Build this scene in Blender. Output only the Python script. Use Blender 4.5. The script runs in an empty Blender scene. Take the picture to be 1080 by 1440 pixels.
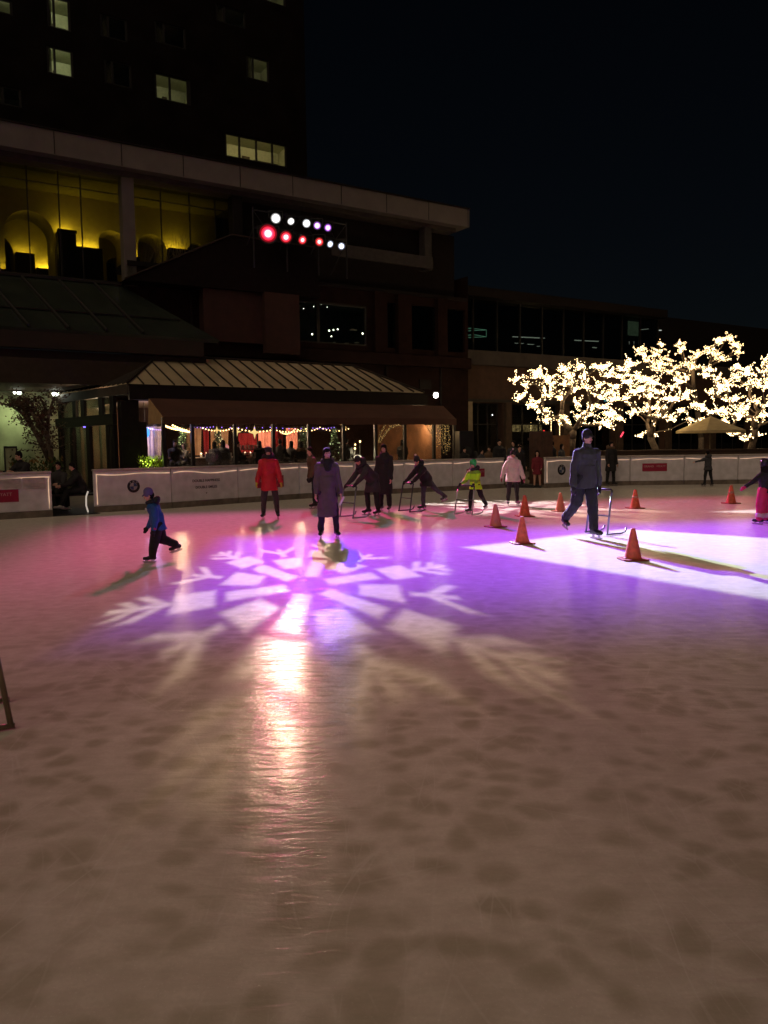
import bpy, math, random
from mathutils import Vector, Matrix, noise
R = math.radians
sc = bpy.context.scene
C = sc.collection
random.seed(7)

# ------------------------------------------------------------------ render
sc.render.engine = 'CYCLES'
sc.cycles.use_denoising = True
sc.cycles.max_bounces = 5
sc.cycles.diffuse_bounces = 3
sc.cycles.glossy_bounces = 3
sc.cycles.use_adaptive_sampling = True
sc.cycles.adaptive_threshold = .02
sc.cycles.transparent_max_bounces = 16
sc.cycles.caustics_reflective = False
sc.cycles.caustics_refractive = False
sc.cycles.sample_clamp_indirect = 2.0
sc.view_settings.view_transform = 'Standard'
sc.view_settings.look = 'None'
sc.view_settings.exposure = 0
sc.view_settings.gamma = 1

# ------------------------------------------------------------------ frames
CAM = Vector((0, 0, 1.65))
CM = (Matrix.Rotation(R(90 - 4.9), 3, 'X') @ Matrix.Rotation(R(-0.737), 3, 'Z'))
TH = R(33)                                   # the hotel's walls run 33 degrees off the view
U = Vector((math.cos(TH), math.sin(TH), 0))
V = Vector((-math.sin(TH), math.cos(TH), 0))

def B(t, s, z=0.0):                          # building frame -> world
    return U * t + V * s + Vector((0, 0, z))

def ray(px, py):
    return CM @ Vector(((px - 540) / 1120, -(py - 720) / 1120, -1))

def fp(px, py, s):                           # point of the photograph on the wall plane s -> (t, s, z)
    d = ray(px, py)
    P = CAM + d * ((s - CAM.dot(V)) / d.dot(V))
    return (P.dot(U), s, P.z)

def atY(px, py, Y):
    d = ray(px, py)
    return CAM + d * (Y / d.y)

# ------------------------------------------------------------------ materials
MATS = {}
def mat(name, col, rough=.6, metal=0, var=.25, scale=5.0, bump=0.0, spec=.4, sheen=0):
    if name in MATS: return MATS[name]
    m = bpy.data.materials.new(name); m.use_nodes = True
    nt = m.node_tree; b = nt.nodes['Principled BSDF']
    b.inputs['Roughness'].default_value = rough
    b.inputs['Metallic'].default_value = metal
    b.inputs['Specular IOR Level'].default_value = spec
    tc = nt.nodes.new('ShaderNodeTexCoord')
    n = nt.nodes.new('ShaderNodeTexNoise'); n.inputs['Scale'].default_value = scale
    n.inputs['Detail'].default_value = 5
    nt.links.new(tc.outputs['Object'], n.inputs['Vector'])
    mr = nt.nodes.new('ShaderNodeMapRange')
    mr.inputs[1].default_value = .3; mr.inputs[2].default_value = .7
    mr.inputs[3].default_value = 1 - var; mr.inputs[4].default_value = 1 + var
    nt.links.new(n.outputs['Fac'], mr.inputs[0])
    vm = nt.nodes.new('ShaderNodeVectorMath'); vm.operation = 'SCALE'
    vm.inputs[0].default_value = col[:3]
    nt.links.new(mr.outputs[0], vm.inputs['Scale'])
    nt.links.new(vm.outputs[0], b.inputs['Base Color'])
    if bump:
        bp = nt.nodes.new('ShaderNodeBump'); bp.inputs['Strength'].default_value = bump
        bp.inputs['Distance'].default_value = .02
        nt.links.new(n.outputs['Fac'], bp.inputs['Height'])
        nt.links.new(bp.outputs[0], b.inputs['Normal'])
    MATS[name] = m
    return m

def emis(name, col, strength, nosample=False, var=0, scale=3):
    if name in MATS: return MATS[name]
    m = bpy.data.materials.new(name); m.use_nodes = True
    nt = m.node_tree; nt.nodes.remove(nt.nodes['Principled BSDF'])
    e = nt.nodes.new('ShaderNodeEmission'); e.inputs[0].default_value = (*col, 1); e.inputs[1].default_value = strength
    if var:
        tc = nt.nodes.new('ShaderNodeTexCoord'); n = nt.nodes.new('ShaderNodeTexNoise'); n.inputs['Scale'].default_value = scale
        nt.links.new(tc.outputs['Object'], n.inputs['Vector'])
        mr = nt.nodes.new('ShaderNodeMapRange'); mr.inputs[1].default_value = .3; mr.inputs[2].default_value = .7
        mr.inputs[3].default_value = strength * (1 - var); mr.inputs[4].default_value = strength * (1 + var)
        nt.links.new(n.outputs['Fac'], mr.inputs[0]); nt.links.new(mr.outputs[0], e.inputs[1])
    nt.links.new(e.outputs[0], nt.nodes['Material Output'].inputs[0])
    if nosample: m.cycles.emission_sampling = 'NONE'
    MATS[name] = m
    return m

def glassmat(name, tint, refl=.07, rough=.03):
    if name in MATS: return MATS[name]
    m = bpy.data.materials.new(name); m.use_nodes = True
    nt = m.node_tree; nt.nodes.remove(nt.nodes['Principled BSDF'])
    t = nt.nodes.new('ShaderNodeBsdfTransparent'); t.inputs[0].default_value = (*tint, 1)
    g = nt.nodes.new('ShaderNodeBsdfGlossy'); g.inputs['Roughness'].default_value = rough
    f = nt.nodes.new('ShaderNodeLayerWeight'); f.inputs[0].default_value = .35
    mr = nt.nodes.new('ShaderNodeMapRange'); mr.inputs[3].default_value = refl * .5; mr.inputs[4].default_value = .45
    mx = nt.nodes.new('ShaderNodeMixShader')
    nt.links.new(f.outputs['Fresnel'], mr.inputs[0]); nt.links.new(mr.outputs[0], mx.inputs[0])
    nt.links.new(t.outputs[0], mx.inputs[1]); nt.links.new(g.outputs[0], mx.inputs[2])
    nt.links.new(mx.outputs[0], nt.nodes['Material Output'].inputs[0])
    MATS[name] = m
    return m

# ------------------------------------------------------------------ mesh builder
class MB:
    def __init__(s, off=(0, 0, 0)):
        s.v = []; s.f = []; s.m = []; s.off = Vector(off); s.cur = 0
    def add(s, vs, fs):
        b = len(s.v)
        s.v += [Vector(p) - s.off for p in vs]
        s.f += [[i + b for i in f] for f in fs]
        s.m += [s.cur] * len(fs)
    def box(s, x0, x1, y0, y1, z0, z1):
        vs = [(x, y, z) for z in (z0, z1) for x, y in ((x0, y0), (x1, y0), (x1, y1), (x0, y1))]
        s.add(vs, [(3, 2, 1, 0), (4, 5, 6, 7), (0, 1, 5, 4), (1, 2, 6, 5), (2, 3, 7, 6), (3, 0, 4, 7)])
    def quad(s, a, b, c, d): s.add([a, b, c, d], [(0, 1, 2, 3)])
    def prism(s, pts, d):                     # polygon pts extruded by vector d
        n = len(pts); d = Vector(d)
        vs = [Vector(p) for p in pts] + [Vector(p) + d for p in pts]
        s.add(vs, [list(range(n))[::-1], list(range(n, 2 * n))] + [(i, (i + 1) % n, n + (i + 1) % n, n + i) for i in range(n)])
    def tube(s, pts, rs, n=8, cap=True, flat=1.0):
        pts = [Vector(p) for p in pts]
        if not hasattr(rs, '__len__'): rs = [rs] * len(pts)
        vs = []; fs = []
        ref = None
        for i, p in enumerate(pts):
            w = (pts[min(i + 1, len(pts) - 1)] - pts[max(i - 1, 0)]).normalized()
            if ref is None: ref = Vector((1, 0, 0)) if abs(w.x) < .8 else Vector((0, 1, 0))
            b = w.cross(ref).normalized(); a = b.cross(w).normalized(); ref = a
            for k in range(n):
                q = 2 * math.pi * k / n
                vs.append(p + (a * math.cos(q) + b * math.sin(q) * flat) * rs[i])
        for i in range(len(pts) - 1):
            for k in range(n):
                k2 = (k + 1) % n
                fs.append((i * n + k, i * n + k2, (i + 1) * n + k2, (i + 1) * n + k))
        if cap:
            fs.append(list(range(n))[::-1]); fs.append([(len(pts) - 1) * n + k for k in range(n)])
        s.add(vs, fs)
    def lathe(s, prof, c=(0, 0, 0), n=20, axis='Z'):
        vs = []; fs = []; m = len(prof)
        for r, z in prof:
            for k in range(n):
                q = 2 * math.pi * k / n
                vs.append(Vector((r * math.cos(q), r * math.sin(q), z)) + Vector(c))
        for i in range(m - 1):
            for k in range(n):
                fs.append((i * n + k, i * n + (k + 1) % n, (i + 1) * n + (k + 1) % n, (i + 1) * n + k))
        fs.append(list(range(n))[::-1]); fs.append([(m - 1) * n + k for k in range(n)])
        s.add(vs, fs)
    def cap(s, p0, r0, p1, r1, sx=1.0, sy=1.0, n=14, side=None):   # tapered capsule with round ends
        p0 = Vector(p0); p1 = Vector(p1); w = p1 - p0; L = w.length
        w = w / L if L > 1e-6 else Vector((0, 0, 1))
        ref = Vector(side) if side is not None else Vector((1, 0, 0))
        if abs(w.dot(ref)) > .95: ref = Vector((0, 1, 0))
        b = w.cross(ref).normalized(); a = b.cross(w).normalized()
        rings = [(p0 - w * r0 * math.sin(q), r0 * math.cos(q)) for q in (R(75), R(45), R(15))]
        rings += [(p1 + w * r1 * math.sin(q), r1 * math.cos(q)) for q in (R(15), R(45), R(75))]
        vs = []; fs = []
        for c, r in rings:
            for k in range(n):
                q = 2 * math.pi * k / n
                vs.append(c + a * (r * sx * math.cos(q)) + b * (r * sy * math.sin(q)))
        for i in range(5):
            for k in range(n):
                fs.append((i * n + k, i * n + (k + 1) % n, (i + 1) * n + (k + 1) % n, (i + 1) * n + k))
        fs.append(list(range(n))[::-1]); fs.append([5 * n + k for k in range(n)])
        s.add(vs, fs)
    def loft(s, rings, n=20):                 # rings: (centre, rx, ry, xaxis, yaxis)
        vs = []; fs = []
        for c, rx, ry, ax, ay in rings:
            for k in range(n):
                q = 2 * math.pi * k / n
                vs.append(Vector(c) + Vector(ax) * (rx * math.cos(q)) + Vector(ay) * (ry * math.sin(q)))
        for i in range(len(rings) - 1):
            for k in range(n):
                fs.append((i * n + k, i * n + (k + 1) % n, (i + 1) * n + (k + 1) % n, (i + 1) * n + k))
        fs.append(list(range(n))[::-1]); fs.append([(len(rings) - 1) * n + k for k in range(n)])
        s.add(vs, fs)
    def octa(s, c, r):
        c = Vector(c)
        s.add([c + Vector(d) * r for d in ((1, 0, 0), (-1, 0, 0), (0, 1, 0), (0, -1, 0), (0, 0, 1), (0, 0, -1))],
              [(0, 2, 4), (2, 1, 4), (1, 3, 4), (3, 0, 4), (2, 0, 5), (1, 2, 5), (3, 1, 5), (0, 3, 5)])
    def ball(s, c, r, sx=1, sy=1, sz=1, n=14, m=8):
        vs = []; fs = []; c = Vector(c)
        for i in range(1, m):
            q = math.pi * i / m - math.pi / 2
            for k in range(n):
                p = 2 * math.pi * k / n
                vs.append(c + Vector((r * sx * math.cos(q) * math.cos(p), r * sy * math.cos(q) * math.sin(p), r * sz * math.sin(q))))
        for i in range(m - 2):
            for k in range(n):
                fs.append((i * n + k, i * n + (k + 1) % n, (i + 1) * n + (k + 1) % n, (i + 1) * n + k))
        fs.append(list(range(n))[::-1]); fs.append([(m - 2) * n + k for k in range(n)])
        s.add(vs, fs)
    def mesh(s, name):
        me = bpy.data.meshes.new(name); me.from_pydata([tuple(p) for p in s.v], [], s.f); me.update()
        return me
    def build(s, name, mats, parent=None, smooth=False, bevel=0):
        me = s.mesh(name)
        if not isinstance(mats, (list, tuple)): mats = [mats]
        for m in mats: me.materials.append(m)
        me.polygons.foreach_set('material_index', s.m)
        if smooth: me.polygons.foreach_set('use_smooth', [True] * len(me.polygons))
        o = bpy.data.objects.new(name, me); C.objects.link(o)
        if parent: o.parent = parent
        if bevel:
            bm = o.modifiers.new('bevel', 'BEVEL'); bm.width = bevel; bm.segments = 2; bm.limit_method = 'ANGLE'
        return o
    def remesh(s, name, mats, parent, vox, smooth=4, jitter=0, freq=9, paint=None):
        me = s.mesh(name)
        o = bpy.data.objects.new(name, me); C.objects.link(o)
        md = o.modifiers.new('r', 'REMESH'); md.mode = 'VOXEL'; md.voxel_size = vox
        if smooth:
            sm = o.modifiers.new('s', 'SMOOTH'); sm.iterations = smooth; sm.factor = .5
        dg = bpy.context.evaluated_depsgraph_get(); dg.update()
        ev = o.evaluated_get(dg)
        nm = bpy.data.meshes.new_from_object(ev)
        o.modifiers.clear(); o.data = nm; bpy.data.meshes.remove(me); nm.name = name
        if jitter:
            sd = random.random() * 50
            nr = [Vector(v.normal) for v in nm.vertices]
            for v, n in zip(nm.vertices, nr):
                q = v.co * freq + Vector((sd, sd, 0)); q.z *= .7
                v.co += n * (noise.noise(q) * jitter + noise.noise(q * 2.3) * jitter * .5)
        nm.materials.clear()
        if not isinstance(mats, (list, tuple)): mats = [mats]
        for m in mats: nm.materials.append(m)
        if paint:
            for p in nm.polygons:
                p.material_index = paint(p.center)
        nm.polygons.foreach_set('use_smooth', [True] * len(nm.polygons))
        if parent: o.parent = parent
        return o

def tag(o, label=None, cat=None, group=None, kind=None):
    if label: o['label'] = label
    if cat: o['category'] = cat
    if group: o['group'] = group
    if kind: o['kind'] = kind
    return o

def thing(name, label, cat, loc=(0, 0, 0), rz=0, group=None):
    o = bpy.data.objects.new(name, None); C.objects.link(o)
    o.empty_display_size = .2
    o.location = loc; o.rotation_euler = (0, 0, rz)
    return tag(o, label, cat, group)

def bthing(name, label, cat, t, s, z=0, group=None):      # a thing set square to the hotel
    o = thing(name, label, cat, B(t, s, z), TH, group)
    o['o'] = (t, s, z)
    return o
def BM(root): return MB(tuple(root['o']))

def copy_tree(o, parent=None):
    c = o.copy(); C.objects.link(c)
    if parent: c.parent = parent
    for ch in list(o.children): copy_tree(ch, c)
    return c

# ------------------------------------------------------------------ text
def text_mesh(txt, size, bold=False):
    cu = bpy.data.curves.new('t', 'FONT'); cu.body = txt; cu.size = size
    cu.align_x = 'CENTER'; cu.align_y = 'CENTER'; cu.extrude = .0015
    if bold: cu.offset = size * .02
    o = bpy.data.objects.new('t', cu); C.objects.link(o)
    dg = bpy.context.evaluated_depsgraph_get(); dg.update()
    me = bpy.data.meshes.new_from_object(o.evaluated_get(dg))
    bpy.data.objects.remove(o)
    return me
def text_on(name, txt, size, m, parent, loc, rot, bold=False):   # rot: euler in the parent's frame
    me = text_mesh(txt, size, bold); me.name = name
    me.materials.clear(); me.materials.append(m)
    o = bpy.data.objects.new(name, me); C.objects.link(o)
    o.parent = parent; o.location = loc; o.rotation_euler = rot
    return o

# ------------------------------------------------------------------ camera, sky, ambient
cd = bpy.data.cameras.new('camera'); cam = bpy.data.objects.new('camera', cd); C.objects.link(cam)
cam.location = CAM; cam.rotation_euler = CM.to_euler()
cd.sensor_fit = 'VERTICAL'; cd.sensor_height = 36; cd.lens = 28; cd.clip_end = 2000
sc.camera = cam

SUN_EL, SUN_AZ = R(42), R(200)      # the weak warm glow of the rink's floodlights, from behind the camera
w = bpy.data.worlds.new('World'); sc.world = w; w.use_nodes = True
nt = w.node_tree
sky = nt.nodes.new('ShaderNodeTexSky'); sky.sky_type = 'NISHITA'; sky.sun_disc = False
sky.sun_elevation = SUN_EL; sky.sun_rotation = SUN_AZ
bg = nt.nodes['Background']; bg.inputs[1].default_value = .0006
nt.links.new(sky.outputs[0], bg.inputs[0])
sl = bpy.data.lights.new('ambient_sun', 'SUN'); sl.energy = .66; sl.angle = R(70); sl.color = (1, .74, .50)
so = bpy.data.objects.new('ambient_sun', sl); C.objects.link(so)
sd = Vector((math.sin(SUN_AZ) * math.cos(SUN_EL), math.cos(SUN_AZ) * math.cos(SUN_EL), math.sin(SUN_EL)))
so.rotation_euler = sd.to_track_quat('Z', 'Y').to_euler(); so.location = (0, -20, 30)

# ================================================================== ICE AND GROUND
def ice_material():
    m = bpy.data.materials.new('skated ice'); m.use_nodes = True
    nt = m.node_tree; N = nt.nodes; L = nt.links; b = N['Principled BSDF']
    tc = N.new('ShaderNodeTexCoord')
    def nz(scale, detail=4, vec=None, dist=0):
        n = N.new('ShaderNodeTexNoise'); n.inputs['Scale'].default_value = scale
        n.inputs['Detail'].default_value = detail; n.inputs['Distortion'].default_value = dist
        L.new(vec or tc.outputs['Object'], n.inputs['Vector']); return n
    def mr(src, a, b_, c, d, smooth=True):
        n = N.new('ShaderNodeMapRange'); n.interpolation_type = 'SMOOTHSTEP' if smooth else 'LINEAR'
        for i, x in enumerate((a, b_, c, d)): n.inputs[i + 1].default_value = x
        L.new(src, n.inputs[0]); return n.outputs[0]
    def mth(op, a, c=None):
        n = N.new('ShaderNodeMath'); n.operation = op
        for i, x in enumerate((a, c)):
            if x is None: continue
            if isinstance(x, (int, float)): n.inputs[i].default_value = x
            else: L.new(x, n.inputs[i])
        return n.outputs[0]
    # warped coordinates for the dark melt blotches
    wn = nz(1.6, 3)
    ws = N.new('ShaderNodeVectorMath'); ws.operation = 'SCALE'; ws.inputs['Scale'].default_value = .45
    L.new(wn.outputs['Color'], ws.inputs[0])
    wa = N.new('ShaderNodeVectorMath'); wa.operation = 'ADD'
    L.new(tc.outputs['Object'], wa.inputs[0]); L.new(ws.outputs[0], wa.inputs[1])
    def blotch(scale, lo, hi, rnd=1):
        v = N.new('ShaderNodeTexVoronoi'); v.feature = 'SMOOTH_F1'; v.inputs['Scale'].default_value = scale
        v.inputs['Smoothness'].default_value = .35; v.inputs['Randomness'].default_value = rnd
        L.new(wa.outputs[0], v.inputs['Vector'])
        sz = mr(v.outputs['Color'], 0, 1, -.10, .13, False)      # every blotch its own size
        return mr(mth('ADD', v.outputs['Distance'], sz), lo, hi, 1, 0)
    b1 = blotch(5.4, .20, .64, .9)
    b2 = blotch(2.6, .06, .52, .9)
    sxyz = N.new('ShaderNodeSeparateXYZ'); L.new(tc.outputs['Object'], sxyz.inputs[0])
    # the soft, blotched ice is the strip along the near barrier
    near = mr(mth('ADD', sxyz.outputs[1], mth('MULTIPLY', nz(.5, 3).outputs['Fac'], 5)), 6.0, 13.0, 1, .08)
    patch = mth('MULTIPLY', mr(nz(.6, 3).outputs['Fac'], .30, .62, .7, 1), near)
    dark = mth('MULTIPLY', mth('MAXIMUM', b1, mth('MULTIPLY', b2, .35)), patch)
    grime = mr(nz(7, 6).outputs['Fac'], .3, .7, 0, 1)
    fine = mr(nz(55, 4).outputs['Fac'], .3, .72, 0, 1)
    # skate scratches: long thin lines where warped cells meet
    def scratch(scale, width, rot, stretch, seed):
        mp = N.new('ShaderNodeMapping'); mp.inputs['Rotation'].default_value = (0, 0, rot)
        mp.inputs['Scale'].default_value = (scale, scale * stretch, 1); mp.inputs['Location'].default_value = (seed, seed * .7, 0)
        wn2 = nz(.35, 2)
        s2 = N.new('ShaderNodeVectorMath'); s2.operation = 'SCALE'; s2.inputs['Scale'].default_value = .8
        L.new(wn2.outputs['Color'], s2.inputs[0])
        a2 = N.new('ShaderNodeVectorMath'); a2.operation = 'ADD'
        L.new(tc.outputs['Object'], a2.inputs[0]); L.new(s2.outputs[0], a2.inputs[1])
        L.new(a2.outputs[0], mp.inputs['Vector'])
        v = N.new('ShaderNodeTexVoronoi'); v.feature = 'DISTANCE_TO_EDGE'; v.inputs['Scale'].default_value = 1
        L.new(mp.outputs[0], v.inputs['Vector'])
        return mr(v.outputs['Distance'], width * .3, width, 1, 0)
    s6 = scratch(3.4, .013, .8, .22, 2.9); s7 = scratch(3.9, .013, -.35, .2, 6.3); s8 = scratch(1.6, .006, 2.5, .3, 4.4)
    s1 = scratch(.8, .0030, .5, .35, 1.3); s2 = scratch(1.1, .0035, -.7, .3, 5.1); s3 = scratch(.5, .0022, 1.2, .5, 9.7)
    s4 = scratch(2.2, .010, .1, .3, 3.7); s5 = scratch(2.6, .010, 1.9, .35, 7.9)
    gate = mr(nz(1.3, 4).outputs['Fac'], .40, .62, 0, 1); gate2 = mr(nz(2.1, 4).outputs['Fac'], .5, .66, 0, 1)
    lines = mth('MULTIPLY', mth('MAXIMUM', mth('MAXIMUM', s1, s2), mth('MAXIMUM', s3, mth('MULTIPLY', mth('MAXIMUM', s4, s5), .6))), gate)
    lines = mth('MAXIMUM', lines, mth('MULTIPLY', mth('MAXIMUM', mth('MAXIMUM', s6, s7), s8), mth('MULTIPLY', gate2, .8)))
    # colour
    def mix(f, a, c):
        n = N.new('ShaderNodeMix'); n.data_type = 'RGBA'
        if isinstance(f, (int, float)): n.inputs[0].default_value = f
        else: L.new(f, n.inputs[0])
        for i, x in ((6, a), (7, c)):
            if isinstance(x, tuple): n.inputs[i].default_value = (*x, 1)
            else: L.new(x, n.inputs[i])
        return n.outputs[2]
    base = mix(grime, (.62, .575, .515), (.72, .68, .62))
    base = mix(mth('MULTIPLY', fine, .3), base, (.54, .51, .47))
    sm = N.new('ShaderNodeMapping'); sm.inputs['Scale'].default_value = (6, 22, 1); sm.inputs['Rotation'].default_value = (0, 0, -.2)
    L.new(tc.outputs['Object'], sm.inputs['Vector'])
    smear = mr(nz(1, 6, sm.outputs[0], .8).outputs['Fac'], .38, .66, 0, 1)
    base = mix(mth('MULTIPLY', smear, .17), base, (.47, .43, .37))
    frost = mr(nz(120, 2).outputs['Fac'], .60, .72, 0, 1)
    base = mix(mth('MULTIPLY', frost, .35), base, (.85, .83, .80))
    col = mix(mth('MULTIPLY', dark, .54), base, (.30, .27, .175))
    col = mix(mth('MULTIPLY', lines, .26), col, (.80, .79, .78))
    L.new(col, b.inputs['Base Color'])
    L.new(mr(nz(9, 5).outputs['Fac'], .3, .7, .14, .20), b.inputs['Roughness'])
    b.inputs['Specular IOR Level'].default_value = .011
    b.inputs['IOR'].default_value = 1.31
    # bump: ripples and scratches
    mp = N.new('ShaderNodeMapping'); mp.inputs['Scale'].default_value = (4, 15, 1); mp.inputs['Rotation'].default_value = (0, 0, .12)
    L.new(tc.outputs['Object'], mp.inputs['Vector'])
    rip = nz(1, 5, mp.outputs[0], .6)
    h = mth('ADD', mth('MULTIPLY', rip.outputs['Fac'], .8), mth('MULTIPLY', fine, .05))
    bp = N.new('ShaderNodeBump'); bp.inputs['Strength'].default_value = .8; bp.inputs['Distance'].default_value = .0075
    L.new(h, bp.inputs['Height']); L.new(bp.outputs[0], b.inputs['Normal'])
    return m

M_pave = mat('dark paving', (.05, .045, .04), .7, var=.4, scale=2)
mb = MB(); n = 40
mb.add([(-400, -300, -.03), (400, -300, -.03), (400, 600, -.03), (-400, 600, -.03)], [(0, 1, 2, 3)])
tag(mb.build('ground', M_pave), kind='structure')

# barrier base line of the rink (world), left to right
BL = [(-13.3, 15.6), (-11.6, 16.75), (-9.85, 17.9), (-7.98, 19.15)]            # left run, ends at the gate
BR = [(-7.33, 20.1), (-5.68, 21.3), (-4.17, 22.8), (-2.58, 24.35), (-.95, 25.5), (.68, 26.5), (2.38, 27.5), (4.35, 28.75)]
BF = [(5.75, 28.35), (7.2, 29.2), (9.1, 29.4), (11.1, 29.42), (13.1, 29.44), (15.1, 29.46), (17.1, 29.48), (19.1, 29.5)]
ice_edge = [(x - .03, y + .06) for x, y in BL + BR] + [(x, y + .06) for x, y in BF]
poly = [(-13.3, -12)] + ice_edge + [(30, 29.6), (30, -12)]
mb = MB(); mb.add([(x, y, 0) for x, y in poly], [list(range(len(poly)))[::-1]])
tag(mb.build('ice', ice_material()), kind='structure')
# terrace behind the barrier
mb = MB()
tp = [(x - .15, y + .2) for x, y in BL + BR + BF]
tp2 = tp + [(40, 29.8), (60, 60), (-40, 60), (-40, 20), (-15, 15)]
mb.add([(x, y, -.012) for x, y in tp2], [list(range(len(tp2)))[::-1]])
tag(mb.build('terrace', mat('terrace paving', (.11, .09, .075), .6, var=.35, scale=3)), kind='structure')

# ================================================================== RINK BARRIER
M_board = mat('white board', (.60, .57, .62), .5, var=.14, scale=4)
M_cap = mat('board cap', (.42, .37, .35), .5, var=.12)
M_kick = mat('board kick', (.16, .13, .11), .6, var=.3)
M_led = emis('warm rope light', (1, .62, .40), .62, var=.55, scale=2.2)
M_redsign = mat('crimson sign', (.30, .015, .05), .5, var=.08)
M_ink = mat('grey lettering', (.06, .045, .05), .6)
M_pale = mat('pale lettering', (.55, .36, .38), .6)
M_black = mat('black plastic', (.012, .011, .012), .45, var=.2)
M_silver = mat('silver enamel', (.35, .34, .36), .35)
M_blue = mat('blue enamel', (.03, .06, .16), .4)
M_paper = mat('paper sheet', (.50, .44, .45), .7)

def panel(a, b, label, sag=.02, left_led=False, right_led=False, roundel=None, sign=None, words=None, notice=False):
    a = Vector((*a, 0)); b = Vector((*b, 0)); d = b - a; Ln = d.length
    rz = math.atan2(d.y, d.x)
    root = thing('barrier_panel', label, 'barrier', a, rz, 'panels of the rink barrier')
    g = .012
    m = MB(); m.box(g, Ln - g, .0, .07, .16, 1.045)
    m.build('board', M_board, root, bevel=.006)
    m = MB(); m.box(0, Ln, -.03, .10, 1.05, 1.10); m.build('cap_rail', M_cap, root, bevel=.01)
    m = MB(); m.box(g, Ln - g, -.02, .075, 0, .155); m.build('kick_strip', M_kick, root, bevel=.004)
    # drooping rope light near the top edge
    m = MB(); pts = []
    x0, x1 = .07, Ln - .05
    ph = random.random() * 6
    if left_led: pts += [(.085, -.012, .20), (.08, -.012, .6), (.085, -.012, .94)]
    for i in range(13):
        q = i / 12
        z = .965 - sag * (math.sin(q * math.pi * 2 + ph) * .5 + .5) - .012 * math.sin(q * 9 + ph)
        pts.append((x0 + (x1 - x0) * q, -.012, z))
    if right_led:
        pts += [(Ln - .075, -.012, .9), (Ln - .08, -.012, .6), (Ln - .075, -.012, .2)]
    m.tube(pts, .011, 6); m.build('rope_light', M_led, root, smooth=True)
    if roundel:
        x, z, r = roundel
        e = MB()
        def disc(r_, y, q0=0, q1=360, n=28, rin=0):
            ang = [R(q0 + (q1 - q0) * k / n) for k in range(n + 1)]
            if q1 - q0 < 360:
                pts = [(x, y, z)] + [(x + r_ * math.cos(q), y, z + r_ * math.sin(q)) for q in ang]
            else:
                pts = [(x + r_ * math.cos(q), y, z + r_ * math.sin(q)) for q in ang[:-1]]
            e.prism(pts, (0, .006, 0))
        disc(r, -.008); e.cur = 1; disc(r * .60, -.0105)
        e.cur = 2; disc(r * .56, -.013, 0, 90, 10); disc(r * .56, -.013, 180, 270, 10)
        e.cur = 1; disc(r * .56, -.0131, 90, 180, 10); disc(r * .56, -.0131, 270, 360, 10)
        em = e.build('emblem', [M_black, M_silver, M_blue], root)
        for ch, q in (('B', 130), ('M', 90), ('W', 50)):
            text_on('emblem_letter', ch, r * .36, M_silver, em,
                    (x + r * .79 * math.cos(R(q)), -.0105, z + r * .79 * math.sin(R(q))), (R(90), R(90 - q), 0), True)
    if sign:
        x0, x1, z0, z1, txt = sign
        e = MB(); e.box(x0, x1, -.012, -.002, z0, z1); sg = e.build('sign_plate', M_redsign, root, bevel=.003)
        if txt:
            for wd, q in zip(txt.split(), (.26, .76)):
                text_on('sign_lettering', wd, (z1 - z0) * .36, M_pale, sg, (x0 + (x1 - x0) * q, -.0145, z0 + (z1 - z0) * .62), (R(90), 0, 0))
    if words:
        x, z, size, rows = words
        for i, rw in enumerate(rows):
            text_on('board_lettering', rw, size, M_ink, root, (x, -.0035, z - i * size * 1.85), (R(90), 0, 0), True)
    if notice:
        for i, (x, wd) in enumerate(notice):
            e = MB(); e.box(x, x + wd, -.022, -.018, .70, .955); nt_ = e.build('paper_notice', M_paper, root)
            e = MB()
            for k in range(7):
                e.box(x + .03, x + wd - .03 - random.random() * wd * .3, -.0245, -.0225, .92 - k * .03, .926 - k * .03)
            e.build('notice_print', mat('notice ink', (.26, .21, .22), .7), nt_)
    return root

labs = ['white barrier panel at the far left edge of the rink, nearly cut off',
        'white barrier panel with the left half of a crimson sign, left of the gate',
        'white barrier panel with crimson sign and paper notices, left of the dark gate']
panel(BL[0], BL[1], labs[0]); panel(BL[1], BL[2], labs[1])
panel(BL[2], BL[3], labs[2], right_led=True, sign=(.22, 1.5, .40, .69, 'GRAND HYATT'), notice=((1.06, .5), (1.6, .5)))
panel(BR[0], BR[1], 'white barrier panel with a round dark emblem, right of the dark left gate',
      sag=.015, left_led=True, roundel=(1.02, .63, .165))
panel(BR[1], BR[2], 'white barrier panel with two rows of grey lettering', sag=.06,
      words=(1.08, .70, .098, ('DOUBLE HAPPINESS', 'DOUBLE SMILES', '*')))
panel(BR[2], BR[3], 'white barrier panel with a crimson sign behind the skater in the red coat', sign=(.66, 1.62, .40, .75, 'GRAND HYATT'))
panel(BR[3], BR[4], 'plain white barrier panel directly behind the woman in the long grey coat')
panel(BR[4], BR[5], 'plain white barrier panel behind the bending skater and the tall dark coat')
panel(BR[5], BR[6], 'plain white barrier panel behind the child kicking one leg back')
panel(BR[6], BR[7], 'white barrier panel with a crimson sign behind the green helmet', sign=(.62, 1.42, .44, .73, 'GRAND HYATT'))
panel(BF[0], BF[1], 'white barrier panel with a round dark emblem left of the tall man', sag=.01, left_led=True, roundel=(.78, .63, .19))
panel(BF[1], BF[2], 'plain white barrier panel behind the skater in the knee-length dark coat')
panel(BF[2], BF[3], 'white barrier panel with a whole crimson sign under the lit trees', sign=(.45, 1.36, .51, .80, 'GRAND HYATT'))
panel(BF[3], BF[4], 'plain white barrier panel beside the far skater with an arm held out')
panel(BF[4], BF[5], 'plain white barrier panel behind the child in pink trousers at the right edge')

# low dark gate steps in the two openings are benches and mats (built with the people)

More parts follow.
